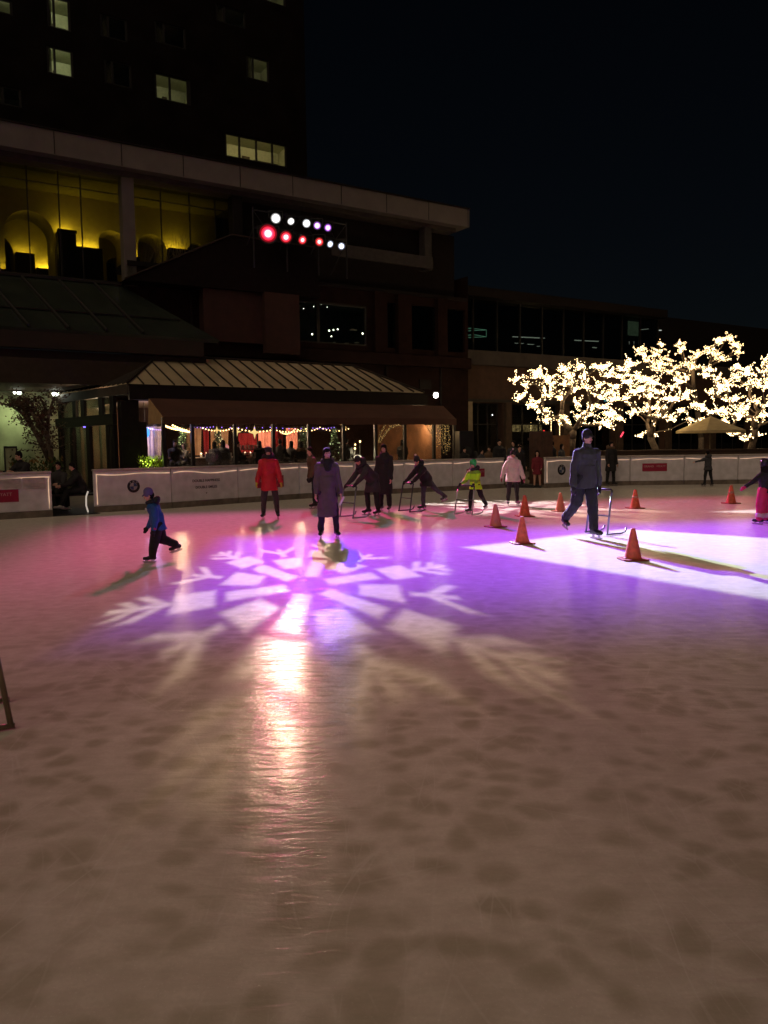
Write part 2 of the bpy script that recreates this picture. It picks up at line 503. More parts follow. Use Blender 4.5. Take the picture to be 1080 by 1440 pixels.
# ================================================================== STAGE LAMPS AND THEIR LIGHT
LAMPS = [  # t, z, lens colour, lens radius, kind, look
    (14.70, 10.92, (1, .97, .93), .20, 'white', 'big white stage lamp at the left end of the upper row'),
    (15.38, 10.90, (1, .97, .93), .12, 'white', 'smallest white stage lamp, second in the upper row'),
    (16.11, 10.91, (.95, .97, 1), .17, 'white', 'white stage lamp in the middle of the upper row, left of the purple ones'),
    (16.62, 10.89, (.62, .25, 1), .16, 'purple', 'purple stage lamp beside the middle white one'),
    (17.13, 10.87, (.55, .18, 1), .16, 'purple', 'purple stage lamp at the right end of the upper row'),
    (14.34, 10.27, (1, .02, .05), .36, 'red', 'biggest red stage lamp at the left end of the lower row'),
    (15.14, 10.23, (1, .03, .05), .25, 'red', 'red stage lamp second from the left in the lower row'),
    (15.90, 10.21, (1, .04, .05), .19, 'red', 'red stage lamp third in the lower row, with a thin red ring'),
    (16.71, 10.23, (1, .05, .05), .18, 'red', 'dimmest red stage lamp, left of the two bluish lamps'),
    (17.22, 10.20, (.72, .78, 1), .13, 'blue', 'bluish white stage lamp right of the red ones'),
    (17.79, 10.18, (.70, .76, 1), .12, 'blue', 'bluish white stage lamp at the right end of the lower row'),
]
M_lampbody = mat('stage lamp housing', (.02, .02, .022), .4, var=.2)
def lens_mat(name, col, s, rad):
    # lamp lens: a white-hot core and a saturated rim
    m = bpy.data.materials.new(name); m.use_nodes = True
    nt = m.node_tree; nt.nodes.remove(nt.nodes['Principled BSDF'])
    e = nt.nodes.new('ShaderNodeEmission')
    g = nt.nodes.new('ShaderNodeTexCoord'); ln = nt.nodes.new('ShaderNodeVectorMath'); ln.operation = 'LENGTH'
    nt.links.new(g.outputs['Object'], ln.inputs[0])
    def mp(a0, a1, v0, v1):
        k = nt.nodes.new('ShaderNodeMapRange'); k.interpolation_type = 'SMOOTHSTEP'
        for i, x in enumerate((a0, a1, v0, v1)): k.inputs[i + 1].default_value = x
        nt.links.new(ln.outputs['Value'], k.inputs[0]); return k.outputs[0]
    mx = nt.nodes.new('ShaderNodeMix'); mx.data_type = 'RGBA'
    mx.inputs[6].default_value = (*[min(1, (.55 if col[1] > .5 else .28) + c) for c in col], 1); mx.inputs[7].default_value = (*col, 1)
    nt.links.new(mp(rad * .20, rad * .52, 0, 1), mx.inputs[0]); nt.links.new(mx.outputs[2], e.inputs[0])
    nt.links.new(mp(rad * .22, rad * .86, s, s * .03), e.inputs[1])
    nt.links.new(e.outputs[0], nt.nodes['Material Output'].inputs[0])
    m.cycles.emission_sampling = 'NONE'
    return m

def X(nt):                                    # small helper for chains of math nodes in a lamp
    def m(op, a, b=None, c=None):
        n = nt.nodes.new('ShaderNodeMath'); n.operation = op
        for i, x in enumerate((a, b, c)):
            if x is None: continue
            if isinstance(x, (int, float)): n.inputs[i].default_value = x
            else: nt.links.new(x, n.inputs[i])
        return n.outputs[0]
    return m

def lamp_uv(nt):
    tc = nt.nodes.new('ShaderNodeTexCoord'); sp = nt.nodes.new('ShaderNodeSeparateXYZ')
    nt.links.new(tc.outputs['Normal'], sp.inputs[0]); m = X(nt)
    z = m('MULTIPLY', sp.outputs[2], -1)
    return m('DIVIDE', sp.outputs[0], z), m('DIVIDE', sp.outputs[1], z)

def gobo_snow(nt, u, v, a0, Rr, soft=.02):
    m = X(nt)
    r = m('DIVIDE', m('SQRT', m('ADD', m('MULTIPLY', u, u), m('MULTIPLY', v, v))), Rr)
    a = m('ADD', m('ARCTAN2', v, u), 4 * math.pi - a0 + math.pi / 6)
    a = m('ABSOLUTE', m('SUBTRACT', m('MODULO', a, math.pi / 3), math.pi / 6))
    x = m('MULTIPLY', r, m('COSINE', a)); y = m('MULTIPLY', r, m('SINE', a))
    a2 = m('SUBTRACT', math.pi / 6, a)
    p = m('MULTIPLY', r, m('COSINE', a2)); q = m('MULTIPLY', r, m('SINE', a2))
    def bx(xx, yy, x0, x1, h, taper=0):
        hh = m('MULTIPLY_ADD', xx, taper, h) if taper else h
        return m('MAXIMUM', m('SUBTRACT', m('ABSOLUTE', m('SUBTRACT', xx, (x0 + x1) / 2)), (x1 - x0) / 2), m('SUBTRACT', yy, hh))
    def barb(xx, yy, x0, w_, ln_):
        d = m('SUBTRACT', m('MULTIPLY', m('ABSOLUTE', m('SUBTRACT', m('SUBTRACT', xx, yy), x0)), .707), w_)
        return m('MAXIMUM', d, m('SUBTRACT', yy, ln_))
    parts = [bx(x, y, .13, .47, .042, .03), bx(x, y, .53, .74, .065, .06), bx(x, y, .74, 1.03, .022),
             barb(x, y, .78, .022, .13), barb(x, y, .90, .018, .09),
             bx(p, q, .30, .52, .02, .17), bx(p, q, .57, .72, .022), barb(p, q, .66, .022, .15), bx(p, q, .72, .80, .018)]
    d = parts[0]
    for k in parts[1:]: d = m('MINIMUM', d, k)
    # the lamp is focused on the far side: the near end of the image is dimmer, softer and warmer
    nr = nt.nodes.new('ShaderNodeMapRange'); nr.interpolation_type = 'SMOOTHSTEP'
    nr.inputs[1].default_value = .12 * Rr; nr.inputs[2].default_value = 1.0 * Rr
    nt.links.new(v, nr.inputs[0]); near = nr.outputs[0]
    w_ = m('MULTIPLY_ADD', near, .045, soft)
    n = nt.nodes.new('ShaderNodeMapRange'); n.interpolation_type = 'SMOOTHSTEP'
    n.inputs[1].default_value = -1; n.inputs[2].default_value = 1
    n.inputs[3].default_value = 1; n.inputs[4].default_value = 0
    nt.links.new(m('DIVIDE', d, w_), n.inputs[0])
    f = m('MULTIPLY', n.outputs[0], m('MULTIPLY_ADD', near, -.52, 1.0))
    em = [q for q in nt.nodes if q.type == 'EMISSION'][0]
    mx = nt.nodes.new('ShaderNodeMix'); mx.data_type = 'RGBA'
    mx.inputs[6].default_value = (1, 1, 1, 1); mx.inputs[7].default_value = (1, .78, .48, 1)
    nt.links.new(near, mx.inputs[0]); nt.links.new(mx.outputs[2], em.inputs['Color'])
    return f

def gobo_poly(nt, u, v, pts, soft):           # framing shutters: a convex polygon
    m = X(nt); cx = sum(p[0] for p in pts) / len(pts); cy = sum(p[1] for p in pts) / len(pts)
    d = None
    for i in range(len(pts)):
        a, b = pts[i], pts[(i + 1) % len(pts)]
        ex, ey = b[0] - a[0], b[1] - a[1]; l = math.hypot(ex, ey)
        nx, ny = ey / l, -ex / l
        if (cx - a[0]) * nx + (cy - a[1]) * ny > 0: nx, ny = -nx, -ny
        k = m('ADD', m('ADD', m('MULTIPLY', u, nx), m('MULTIPLY', v, ny)), -(a[0] * nx + a[1] * ny))
        d = k if d is None else m('MAXIMUM', d, k)
    n = nt.nodes.new('ShaderNodeMapRange'); n.interpolation_type = 'SMOOTHSTEP'
    n.inputs[1].default_value = -soft; n.inputs[2].default_value = soft
    n.inputs[3].default_value = 1; n.inputs[4].default_value = 0
    nt.links.new(d, n.inputs[0]); return n.outputs[0]

def gobo_breakup(nt, u, v, scale, lo, hi):    # leafy break-up pattern
    cb = nt.nodes.new('ShaderNodeCombineXYZ'); nt.links.new(u, cb.inputs[0]); nt.links.new(v, cb.inputs[1])
    n = nt.nodes.new('ShaderNodeTexNoise'); n.inputs['Scale'].default_value = scale; n.inputs['Detail'].default_value = 2
    nt.links.new(cb.outputs[0], n.inputs['Vector'])
    k = nt.nodes.new('ShaderNodeMapRange'); k.inputs[1].default_value = lo; k.inputs[2].default_value = hi
    nt.links.new(n.outputs['Fac'], k.inputs[0]); return k.outputs[0]

def spot(i, target, power, col, size, blend, gobo=None, radius=.06, extra=1.0, name=None):
    t, z = LAMPS[i][:2]
    P = B(t, 30.32, z)
    l = bpy.data.lights.new('stage_light', 'SPOT'); l.energy = power; l.color = col
    l.spot_size = R(size); l.spot_blend = blend; l.shadow_soft_size = radius
    o = bpy.data.objects.new('stage_light', l); C.objects.link(o)
    o.location = P
    o.rotation_euler = (Vector(target) - P).to_track_quat('-Z', 'Y').to_euler()
    M = (Vector(target) - P).to_track_quat('-Z', 'Y').to_matrix().transposed()
    if gobo:
        l.use_nodes = True; nt = l.node_tree
        em = [n for n in nt.nodes if n.type == 'EMISSION'][0]
        u, v = lamp_uv(nt)
        def g2(p):
            q = M @ (Vector((p[0], p[1], 0)) - P); return (q.x / -q.z, q.y / -q.z)
        f = gobo(nt, u, v, g2)
        nt.links.new(f, em.inputs['Strength'])
    return o

def snow_gobo(Rr, tips=None, a0=0, soft=.02):
    def f(nt, u, v, g2):
        ang = a0
        if tips:
            sx = sy = 0
            for p in tips:
                q = g2(p); a = math.atan2(q[1], q[0]) * 6; sx += math.cos(a); sy += math.sin(a)
            ang = math.atan2(sy, sx) / 6
        return gobo_snow(nt, u, v, ang, Rr, soft)
    return f

WHITE = (1, .90, .80)
def shut(pts, soft):
    return lambda nt, u, v, g2: gobo_poly(nt, u, v, [g2(p) for p in pts], soft)
# 0: the big snowflake; 2: the framed white rectangle; 1: the small far snowflake
spot(0, (-.914, 9.302, 0), 50000, WHITE, 14, .25, snow_gobo(.0734, a0=R(-166.47 + 180)), radius=.03)
spot(10, (5.0, 11.0, 0), 90000, (.80, 1, .80), 42, .1, shut([(1.28, 12.48), (4.52, 14.82), (9.6, 10.3), (5.2, 6.05)], .0035), radius=.04)
spot(1, (3.5, 20.2, 0), 48000, (1, .88, .86), 16, .3, snow_gobo(.115, a0=.3, soft=.03), radius=.03)
spot(9, (9.6, 18.0, 0), 55000, (.90, .92, 1), 20, .1, shut([(7.5, 18.15), (9.6, 18.9), (12, 18.0), (10.0, 16.6)], .004), radius=.04)
# purple and red washes, framed by the lamps' barn doors with soft edges
PUR = (.17, .015, 1); RED = (1, .02, .27)
spot(3, (2.0, 10.5, 0), 102000, PUR, 60, .1, shut([(-2.6, 13.8), (7.5, 15.8), (5.4, 8.0), (-2.2, 7.8)], .026), radius=.07)
spot(4, (6.0, 11.0, 0), 6000, (.26, .03, .9), 60, .1, shut([(1.5, 15.0), (13, 16.8), (11, 8.2), (2.0, 7.8)], .025), radius=.07)
spot(5, (1.0, 8.0, 0), 8000, (1, .13, .34), 70, .1, shut([(-6.0, 15.0), (10.0, 15.0), (7.5, 3.9), (-3.6, 3.9)], .085), radius=.07)
spot(6, (1.0, 15.5, 0), 18000, RED, 70, .1, shut([(-6.5, 18.5), (10.5, 23.0), (12, 13.0), (-5.0, 9.0)], .055), radius=.07)
spot(5, (-2.6, 11.0, 0), 8000, (1, .05, .22), 50, .1, shut([(-5.8, 14.5), (.2, 17.0), (1.0, 6.0), (-4.6, 6.0)], .06), radius=.07)
spot(2, (5.5, 11.0, 0), 3500, (.40, .34, 1), 60, .1, shut([(.5, 15.5), (12, 18.0), (13, 7.0), (1.5, 7.0)], .05), radius=.07)  # added violet fill for the shadows in the white patch
spot(9, (1.0, 14.0, 0), 4500, (.46, .60, 1), 60, .1, shut([(-6.5, 19.0), (9.0, 22.0), (10, 8.0), (-5.0, 7.5)], .05), radius=.07)
# narrow beams that reach the near ice and glint towards the viewer
for i, pw, cc in ((0, 5200, (1, .84, .58)), (1, 3200, (1, .76, .34)), (6, 2400, (1, .10, .32)), (7, 500, (1, .40, .2))):
    t, z = LAMPS[i][:2]; Pm = B(t, 30.32, z); q = CAM.z / (CAM.z + z); g = Vector((CAM.x, CAM.y, 0)).lerp(Vector((Pm.x, Pm.y, 0)), q)
    spot(i, (g.x, g.y + .25, 0), pw * .5, cc, 6, 1.0, radius=.06)

for i, (t, z, col, r, kind, look) in enumerate(LAMPS):
    tgt = [(-1, 9.35), (3.5, 20.2), (5, 11), (1.2, 9.8), (7, 10.3), (-2.6, 13.2), (1.2, 17.3), (6.6, 17.6), (-.5, 9), (9.6, 18), (-1.2, 5.6)][i]
    P = B(t, 30.5, z)
    d = (Vector((*tgt, 0)) - P); rz = math.atan2(d.y, d.x) + math.pi / 2
    pitch = math.atan2(-d.z, math.hypot(d.x, d.y))
    root = thing('stage_lamp', look, 'stage lamp', P, rz, 'stage lamps on the hotel roof')
    def tilt(m):
        M = Matrix.Rotation(pitch, 3, 'X')
        m.v = [M @ p for p in m.v]; return m
    def cyl(prof):
        m = MB(); m.lathe(prof, n=20)
        M = Matrix.Rotation(R(90), 3, 'X'); m.v = [M @ p for p in m.v]       # axis along -Y
        return tilt(m)
    hr = max(r, .15)
    cyl([(hr * .5, -.42), (hr * .85, -.34), (hr * 1.05, -.02), (hr * 1.18, .06), (hr * 1.12, .06), (hr * 1.0, 0)]).build('housing', M_lampbody, root, smooth=True)
    m = MB(); m.lathe([(0.001, 0), (hr * .98, 0), (hr * .98, .012), (.001, .012)], n=24)
    M = Matrix.Rotation(R(90), 3, 'X'); m.v = [M @ p + Vector((0, -.02, 0)) for p in m.v]
    st = {'white': 16, 'purple': 9, 'red': 8, 'blue': 9}[kind]
    tilt(m).build('lens', lens_mat('lens ' + look, col, st, hr), root)
    m = MB(); m.tube([(-hr - .08, 0, 0), (-hr - .08, .05, .3), (hr + .08, .05, .3), (hr + .08, 0, 0)], .018, 6)
    m.build('yoke', M_lampbody, root)

# the truss that carries them
root = bthing('lamp_truss', 'dark truss frame on the hotel roof that carries the stage lamps', 'truss', 14, 30.62, 0)
m = BM(root)
for z in (10.5, 11.2):
    m.tube([(13.8, 30.75, z), (18.2, 30.75, z)], .03, 6)
for t in (13.8, 15.3, 16.8, 18.2):
    m.tube([(t, 30.75, 8.9), (t, 30.75, 11.3)], .035, 6)
    m.tube([(t, 30.75, 10.5), (t, 32.2, 9.3)], .025, 6)
for k in range(8):
    t = 13.8 + .55 * k; m.tube([(t, 30.75, 10.5 if k % 2 else 11.2), (t + .55, 30.75, 11.2 if k % 2 else 10.5)], .016, 5)
m.build('frame', M_lampbody, root)

# ================================================================== BUILDINGS
M_slab = mat('pale concrete', (.120, .105, .092), .7, var=.14, scale=1.5)
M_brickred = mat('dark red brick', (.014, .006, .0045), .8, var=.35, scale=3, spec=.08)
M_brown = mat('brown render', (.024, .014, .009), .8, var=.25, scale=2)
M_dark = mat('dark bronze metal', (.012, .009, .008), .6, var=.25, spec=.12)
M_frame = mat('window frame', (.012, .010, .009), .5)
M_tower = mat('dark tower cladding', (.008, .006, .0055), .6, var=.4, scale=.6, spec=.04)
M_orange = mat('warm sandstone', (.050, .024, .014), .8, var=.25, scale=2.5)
M_parapet = mat('grey stone parapet', (.045, .036, .031), .8, var=.25, scale=2)
M_column = mat('pale stone column', (.26, .21, .14), .7, var=.15, scale=4)
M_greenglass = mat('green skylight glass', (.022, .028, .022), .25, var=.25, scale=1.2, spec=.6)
M_rib = mat('skylight rib', (.010, .008, .007), .5)
M_cream = mat('cream plaster', (.55, .46, .24), .8, var=.08)
M_roomwall = mat('room wall', (.50, .50, .36), .8, var=.1)
M_curtain = mat('room curtain', (.20, .19, .14), .9, var=.3, scale=12)
M_glass = glassmat('window glass', (.85, .86, .82), .05)
M_darkglass = glassmat('dark window glass', (.30, .32, .30), .12)
M_vinyl = glassmat('clear vinyl wall', (.80, .78, .74), .05, .08)

def wall_holes(m, s, t0, t1, z0, z1, holes, depth=.25):
    ts = sorted({t0, t1, *[h[0] for h in holes], *[h[1] for h in holes]})
    zs = sorted({z0, z1, *[h[2] for h in holes], *[h[3] for h in holes]})
    for i in range(len(ts) - 1):
        for j in range(len(zs) - 1):
            ct, cz = (ts[i] + ts[i + 1]) / 2, (zs[j] + zs[j + 1]) / 2
            if any(h[0] < ct < h[1] and h[2] < cz < h[3] for h in holes): continue
            m.quad((ts[i], s, zs[j]), (ts[i + 1], s, zs[j]), (ts[i + 1], s, zs[j + 1]), (ts[i], s, zs[j + 1]))
    for a, b, c, d in holes:                   # reveals
        m.quad((a, s, c), (a, s, d), (a, s + depth, d), (a, s + depth, c))
        m.quad((b, s, c), (b, s + depth, c), (b, s + depth, d), (b, s, d))
        m.quad((a, s, c), (a, s + depth, c), (b, s + depth, c), (b, s, c))
        m.quad((a, s, d), (b, s, d), (b, s + depth, d), (a, s + depth, d))

# ---- high-rise hotel tower, far behind
TS = 56
tower = bthing('hotel_tower', 'dark high-rise hotel tower with a few lit windows behind the pale roof slab', 'tower', 8, TS)
def win_rect(x0, y0, x1, y1):
    a = fp(x0, y0, TS); b = fp(x1, y1, TS); return (a[0], b[0], b[2], a[2])
WINS = [  # photo corners (top-left, bottom-right), panes, lamp strength, curtain, colour
    (65, -8, 100, 45, 2, 1.0, .22, (.92, .95, .62)),
    (65, 63, 104, 110, 2, .95, .22, (.90, .95, .62)),
    (-12, -6, 18, 22, 2, .6, .3, (.90, .92, .66)),
    (217, 101, 269, 149, 3, .22, .0, (.90, .86, .55)),
    (346, 77, 379, 117, 2, .22, .3, (1, .80, .42)),
    (316, 186, 404, 236, 4, .36, .0, (1, .80, .42)),
    (362, -30, 402, 10, 2, .22, .3, (.9, .9, .7)),
    (303, 4, 346, 41, 2, .006, .3, (.9, .85, .7)),
    (-8, 118, 31, 152, 2, .004, .3, (.9, .8, .7)),
    (217, 28, 262, 70, 2, 0, .3, (1, 1, 1)),
    (140, 18, 180, 60, 2, 0, .3, (1, 1, 1)),
    (146, 82, 186, 125, 2, 0, .3, (1, 1, 1)),
]
holes = []
for W in WINS: holes.append(win_rect(*W[:4]))
t1 = fp(431, 200, TS)[0]
m = BM(tower); wall_holes(m, TS, -14, t1, 10, 52, holes)
m.quad((t1, TS, 10), (t1, TS + 22, 10), (t1, TS + 22, 52), (t1, TS, 52))
m.quad((-14, TS, 52), (t1, TS, 52), (t1, TS + 22, 52), (-14, TS + 22, 52))
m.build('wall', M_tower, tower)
for (a, b, c, d), W in zip(holes, WINS):
    npn, lamp, cur, col = W[4:]
    m = BM(tower); fw = .09
    e = .004
    m.box(a + e, b - e, TS + .06, TS + .16, c + e, c + fw); m.box(a + e, b - e, TS + .06, TS + .16, d - fw, d - e)
    ws = [0, 1] if npn < 2 else ([0, .3, 1] if npn == 2 else ([0, .42, .92, 1] if npn == 3 else [0, .23, .5, .76, 1]))
    for q in ws:
        x = min(max(a + (b - a) * q, a + .07), b - .07); m.box(x - .065, x + .065, TS + .05, TS + .17, c + fw, d - fw)
    wn = m.build('window', M_frame, tower)
    m = BM(tower); m.box(a + e, b - e, TS + .10, TS + .115, c + e, d - e); m.build('pane', M_glass, wn)
    # the room behind it
    m = BM(tower); D = TS + 2.6; x0, x1, z0, z1 = a - .5, b + .5, c - .9, d + .25
    S0 = TS + .26
    m.quad((x0, D, z0), (x1, D, z0), (x1, D, z1), (x0, D, z1)); m.quad((x0, S0, z1), (x0, D, z1), (x1, D, z1), (x1, S0, z1))
    m.quad((x0, S0, z0), (x1, S0, z0), (x1, D, z0), (x0, D, z0))
    m.quad((x0, S0, z0), (x0, D, z0), (x0, D, z1), (x0, S0, z1)); m.quad((x1, S0, z0), (x1, S0, z1), (x1, D, z1), (x1, D, z0))
    m.build('room', M_roomwall, wn)
    if cur:
        m = BM(tower); k = 10
        for i in range(k):
            q = a + (b - a) * cur * i / k; m.box(q, q + (b - a) * cur / k * .8, TS + .3 + .03 * (i % 2), TS + .34 + .03 * (i % 2), c - .3, d + .2)
        m.build('curtain', M_curtain, wn)
    m = BM(tower); m.box(a + (b - a) * .55, a + (b - a) * .95, TS + 1.1, TS + 1.5, c - .9, c + .32 * (d - c)); m.box(a + (b - a) * .4, a + (b - a) * .52, TS + 1.5, TS + 1.62, c - .5, c + .5 * (d - c))
    m.build('furniture', mat('room furniture', (.07, .05, .03), .7), wn)
    if lamp:
        m = BM(tower); m.tube([(a + .1, TS + .31, d + .20), (b - .1, TS + .31, d + .20)], .035, 6)
        m.build('room_lamp', emis('room lamp %.3f' % lamp, col, 95 * lamp), wn)

p = fp(90, 172, 45); root = bthing('roof_pole', 'thin pale pole standing on the roof slab before the dark tower', 'pole', p[0], 45, 13.11)
m = MB(); m.tube([(0, 0, 0), (0, 0, 2.9)], .03, 6); m.octa((0, 0, .35), .06); m.build('pole', mat('pale pole paint', (.16, .16, .16), .5), root)
# ---- podium with the big overhanging roof slab
pod = bthing('podium_building', 'low hotel wing under a long pale overhanging roof slab with a yellow-lit lobby', 'building', 8, 31.5)
m = BM(pod); m.box(-12, 25.7, 31.5, 50, 12.25, 13.1); m.cur = 1
for k in range(15): m.box(-8 + 2.4 * k, -7.975 + 2.4 * k, 31.485, 31.499, 12.27, 13.08)
m.build('roof_slab', [M_slab, M_dark], pod)
m = BM(pod); m.box(-12, 25.72, 31.44, 31.6, 13.105, 13.16); m.build('roof_flashing', M_dark, pod)
m = BM(pod)
for t in (11.5, 20.98, 24.2): m.tube([(t, 31.93, .2), (t, 31.93, 8.6)], .05, 6)
m.build('downpipe', M_dark, pod)
m = BM(pod)
for t in (12.2, 14.6, 18.2, 22.9): m.box(t, t + .7, 31.9, 31.98, 4.3, 4.75)
m.build('vent', M_dark, pod)
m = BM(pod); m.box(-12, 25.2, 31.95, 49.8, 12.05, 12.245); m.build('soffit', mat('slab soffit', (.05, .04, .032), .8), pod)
for a, b, s0, z0 in ((4.05, 4.5, 32.0, 7.9), (8.9, 9.38, 32.0, 7.9), (13.45, 13.9, 32.0, 7.9), (-.6, -.15, 32.0, 7.9)):
    m = BM(pod); m.box(a, b, s0, s0 + .5, z0, 12.045); m.build('column', M_dark if a > 13 else M_slab, pod, bevel=.02)
m = BM(pod); m.box(23.2, 23.62, 31.8, 32.3, 10.0, 12.045); m.build('column', mat('shaded concrete', (.035, .030, .027), .8), pod, bevel=.02)  # darker copy of the concrete, its shade put into the colour
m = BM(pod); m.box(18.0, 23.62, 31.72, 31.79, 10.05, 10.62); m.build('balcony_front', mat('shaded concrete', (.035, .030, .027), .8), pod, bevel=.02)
# lower walls
mw = fp(413, 420, 32); mw2 = fp(517, 487, 32)
wh = (mw[0], mw2[0], mw2[2], mw[2])
m = BM(pod)
wall_holes(m, 32, 9.0, 26.0, 0, 8.9, [wh, (21.0, 25.8, 6.2, 8.3)])
m.quad((26.0, 32, 0), (26.0, 40, 0), (26.0, 40, 10), (26.0, 32, 10))
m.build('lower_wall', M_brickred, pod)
m = BM(pod); m.box(13.9, 25.6, 32.6, 32.8, 8.9, 12.04); m.box(9, 25.9, 31.95, 34, 8.72, 8.9); m.build('upper_wall', M_dark, pod)
# pilasters of the lower wing
for a, b in ((20.25, 20.95), (21.55, 22.35), (23.9, 24.5)):
    m = BM(pod); m.box(a, b, 31.72, 31.995, 5.9, 8.7); m.build('pilaster', M_brickred, pod, bevel=.02)
m = BM(pod); m.box(9.2, 25.9, 31.6, 31.995, 5.35, 5.88); m.build('string_course', M_brickred, pod, bevel=.03)
# reddish bay under the stage lamps
m = BM(pod); m.box(11.75, 16.0, 31.2, 31.715, 5.9, 8.0); m.box(14.3, 15.9, 30.9, 31.19, 5.5, 8.0); m.build('bay', mat('red brick bay', (.030, .009, .006), .8, var=.3, scale=3), pod)
# dark hipped roof that hides part of the lobby
m = BM(pod)
m.add([(8.6, 31.0, 7.95), (17.0, 31.0, 8.0), (17.0, 34.0, 8.0), (8.6, 34.0, 7.95), (13.15, 31.5, 10.25), (17.0, 31.5, 10.2)],
      [(0, 1, 5, 4), (0, 4, 3), (4, 5, 2, 3), (1, 2, 5), (3, 2, 1, 0)])
m.build('hip_roof', mat('dark roof sheet', (.008, .005, .005), .8, var=.3, spec=.05), pod)
m = BM(pod); m.tube([(8.6, 30.97, 7.98), (13.15, 31.47, 10.29)], .035, 6); m.tube([(13.15, 31.47, 10.29), (17.0, 31.47, 10.24)], .035, 6)
m.build('roof_edge', M_brown, pod)
# window of the lower wing: a dining room with a lit tree
a, b, c, d = wh
m = BM(pod); m.box(a, a + .1, 32.05, 32.2, c, d); m.box(b - .1, b, 32.05, 32.2, c, d); m.box(a + .1, b - .1, 32.05, 32.2, d - .1, d); m.box(a + .1, b - .1, 32.05, 32.2, c, c + .08); m.box(a + 1.15, a + 1.3, 32.04, 32.21, c + .08, d - .1)
wf = m.build('window', M_frame, pod)
m = BM(pod); m.box(a + .02, b - .02, 32.1, 32.12, c + .02, d - .02); m.build('pane', M_glass, wf)
m = BM(pod); x0, x1, z0, z1, D, S0 = a - 1.5, b + 1.5, c - .6, d + .2, 36, 32.3
m.quad((x0, D, z0), (x1, D, z0), (x1, D, z1), (x0, D, z1)); m.quad((x0, S0, z1), (x0, D, z1), (x1, D, z1), (x1, S0, z1)); m.quad((x0, S0, z0), (x1, S0, z0), (x1, D, z0), (x0, D, z0))
m.quad((x0, S0, z0), (x0, D, z0), (x0, D, z1), (x0, S0, z1)); m.quad((x1, S0, z0), (x1, S0, z1), (x1, D, z1), (x1, D, z0))
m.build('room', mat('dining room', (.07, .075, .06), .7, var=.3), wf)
m = BM(pod)
for px, py, r in ((439, 470, .045), (510, 469, .05), (463, 465, .045), (469, 464, .04), (475, 463, .04), (466, 473, .035), (414.5, 425, .02), (424, 421, .02), (427, 434, .02), (441, 431, .02), (452, 428, .02), (483, 425, .02), (492, 424, .018), (460, 432, .018)):
    p = fp(px, py, 33.2); m.octa(p, r)
m.build('room_lamp', emis('dining lamps', (.95, 1, .78), 9), wf)
m = BM(pod)
for px, py, wd in ((423, 485, .25), (436, 484, .18), (497, 464, .3), (487, 483, .2), (502, 482, .18), (470, 482, .06)):
    p = fp(px, py, 33.4); m.box(p[0] - wd / 2, p[0] + wd / 2, 33.3, 33.5, p[2] - .03, p[2] + .03)
m.build('table', mat('white tablecloth', (.6, .6, .5), .8), wf)
# two dark tall windows right of it
for q0, q1 in ((21.0, 21.5), (22.4, 23.85), (24.55, 25.75)):
    m = BM(pod); m.box(q0, q1, 32.12, 32.14, 6.22, 8.28); p_ = m.build('pane', M_darkglass, pod)
m = BM(pod); m.quad((20.9, 33.4, 6.0), (25.9, 33.4, 6.0), (25.9, 33.4, 8.5), (20.9, 33.4, 8.5)); m.build('blind', mat('folded blinds', (.05, .048, .05), .8, var=.5, scale=9), pod)
# skylight roof at the left
m = BM(pod)
zt, zb, st, sb = 7.82, 5.72, 31.85, 29.25
m.prism([(-8, st, zt), (8.7, st, zt + .05), (11.6, sb, zb - .05), (-8, sb, zb)], (0, .06, -.12))
m.build('skylight_roof', M_greenglass, pod)
m = BM(pod)
for k in range(15):
    tt = -4.6 + 1.28 * k; tb = tt + .55 + .0
    if tt > 8.9: break
    m.tube([(tt - .5, st - .03, zt + .04), (tt + .5, sb - .03, zb + .05)], .055, 5)
m.tube([(-8, st - 1.75, zt - 1.41 + .05), (10.4, st - 1.75, zt - 1.41 + .05)], .03, 5)
m.tube([(-8, st - .0, zt + .06), (8.7, st - .0, zt + .10)], .09, 5); m.build('skylight_ribs', M_rib, pod)
# brown bands under the skylight and the recessed ground floor at the left
m = BM(pod); m.box(-10, 11.0, 29.3, 29.6, 5.02, 5.6); m.box(-10, 11.2, 29.62, 30, 4.72, 5.0); m.build('fascia', M_brown, pod, bevel=.02)
m = BM(pod); m.box(-10, 11.0, 29.35, 29.7, 3.85, 4.7); m.build('lintel', mat('brown lintel', (.03, .018, .011), .8, var=.25), pod)
m = BM(pod); m.box(-10, 8.9, 29.72, 34, 3.86, 3.95); m.build('soffit', mat('timber soffit', (.10, .06, .04), .7), pod)
m = BM(pod); m.quad((-10, 34, 0), (6.6, 34, 0), (6.6, 34, 3.86), (-10, 34, 3.86)); m.build('ground_floor_wall', mat('pale green plaster', (.34, .36, .21), .8, var=.35, scale=1.3), pod)
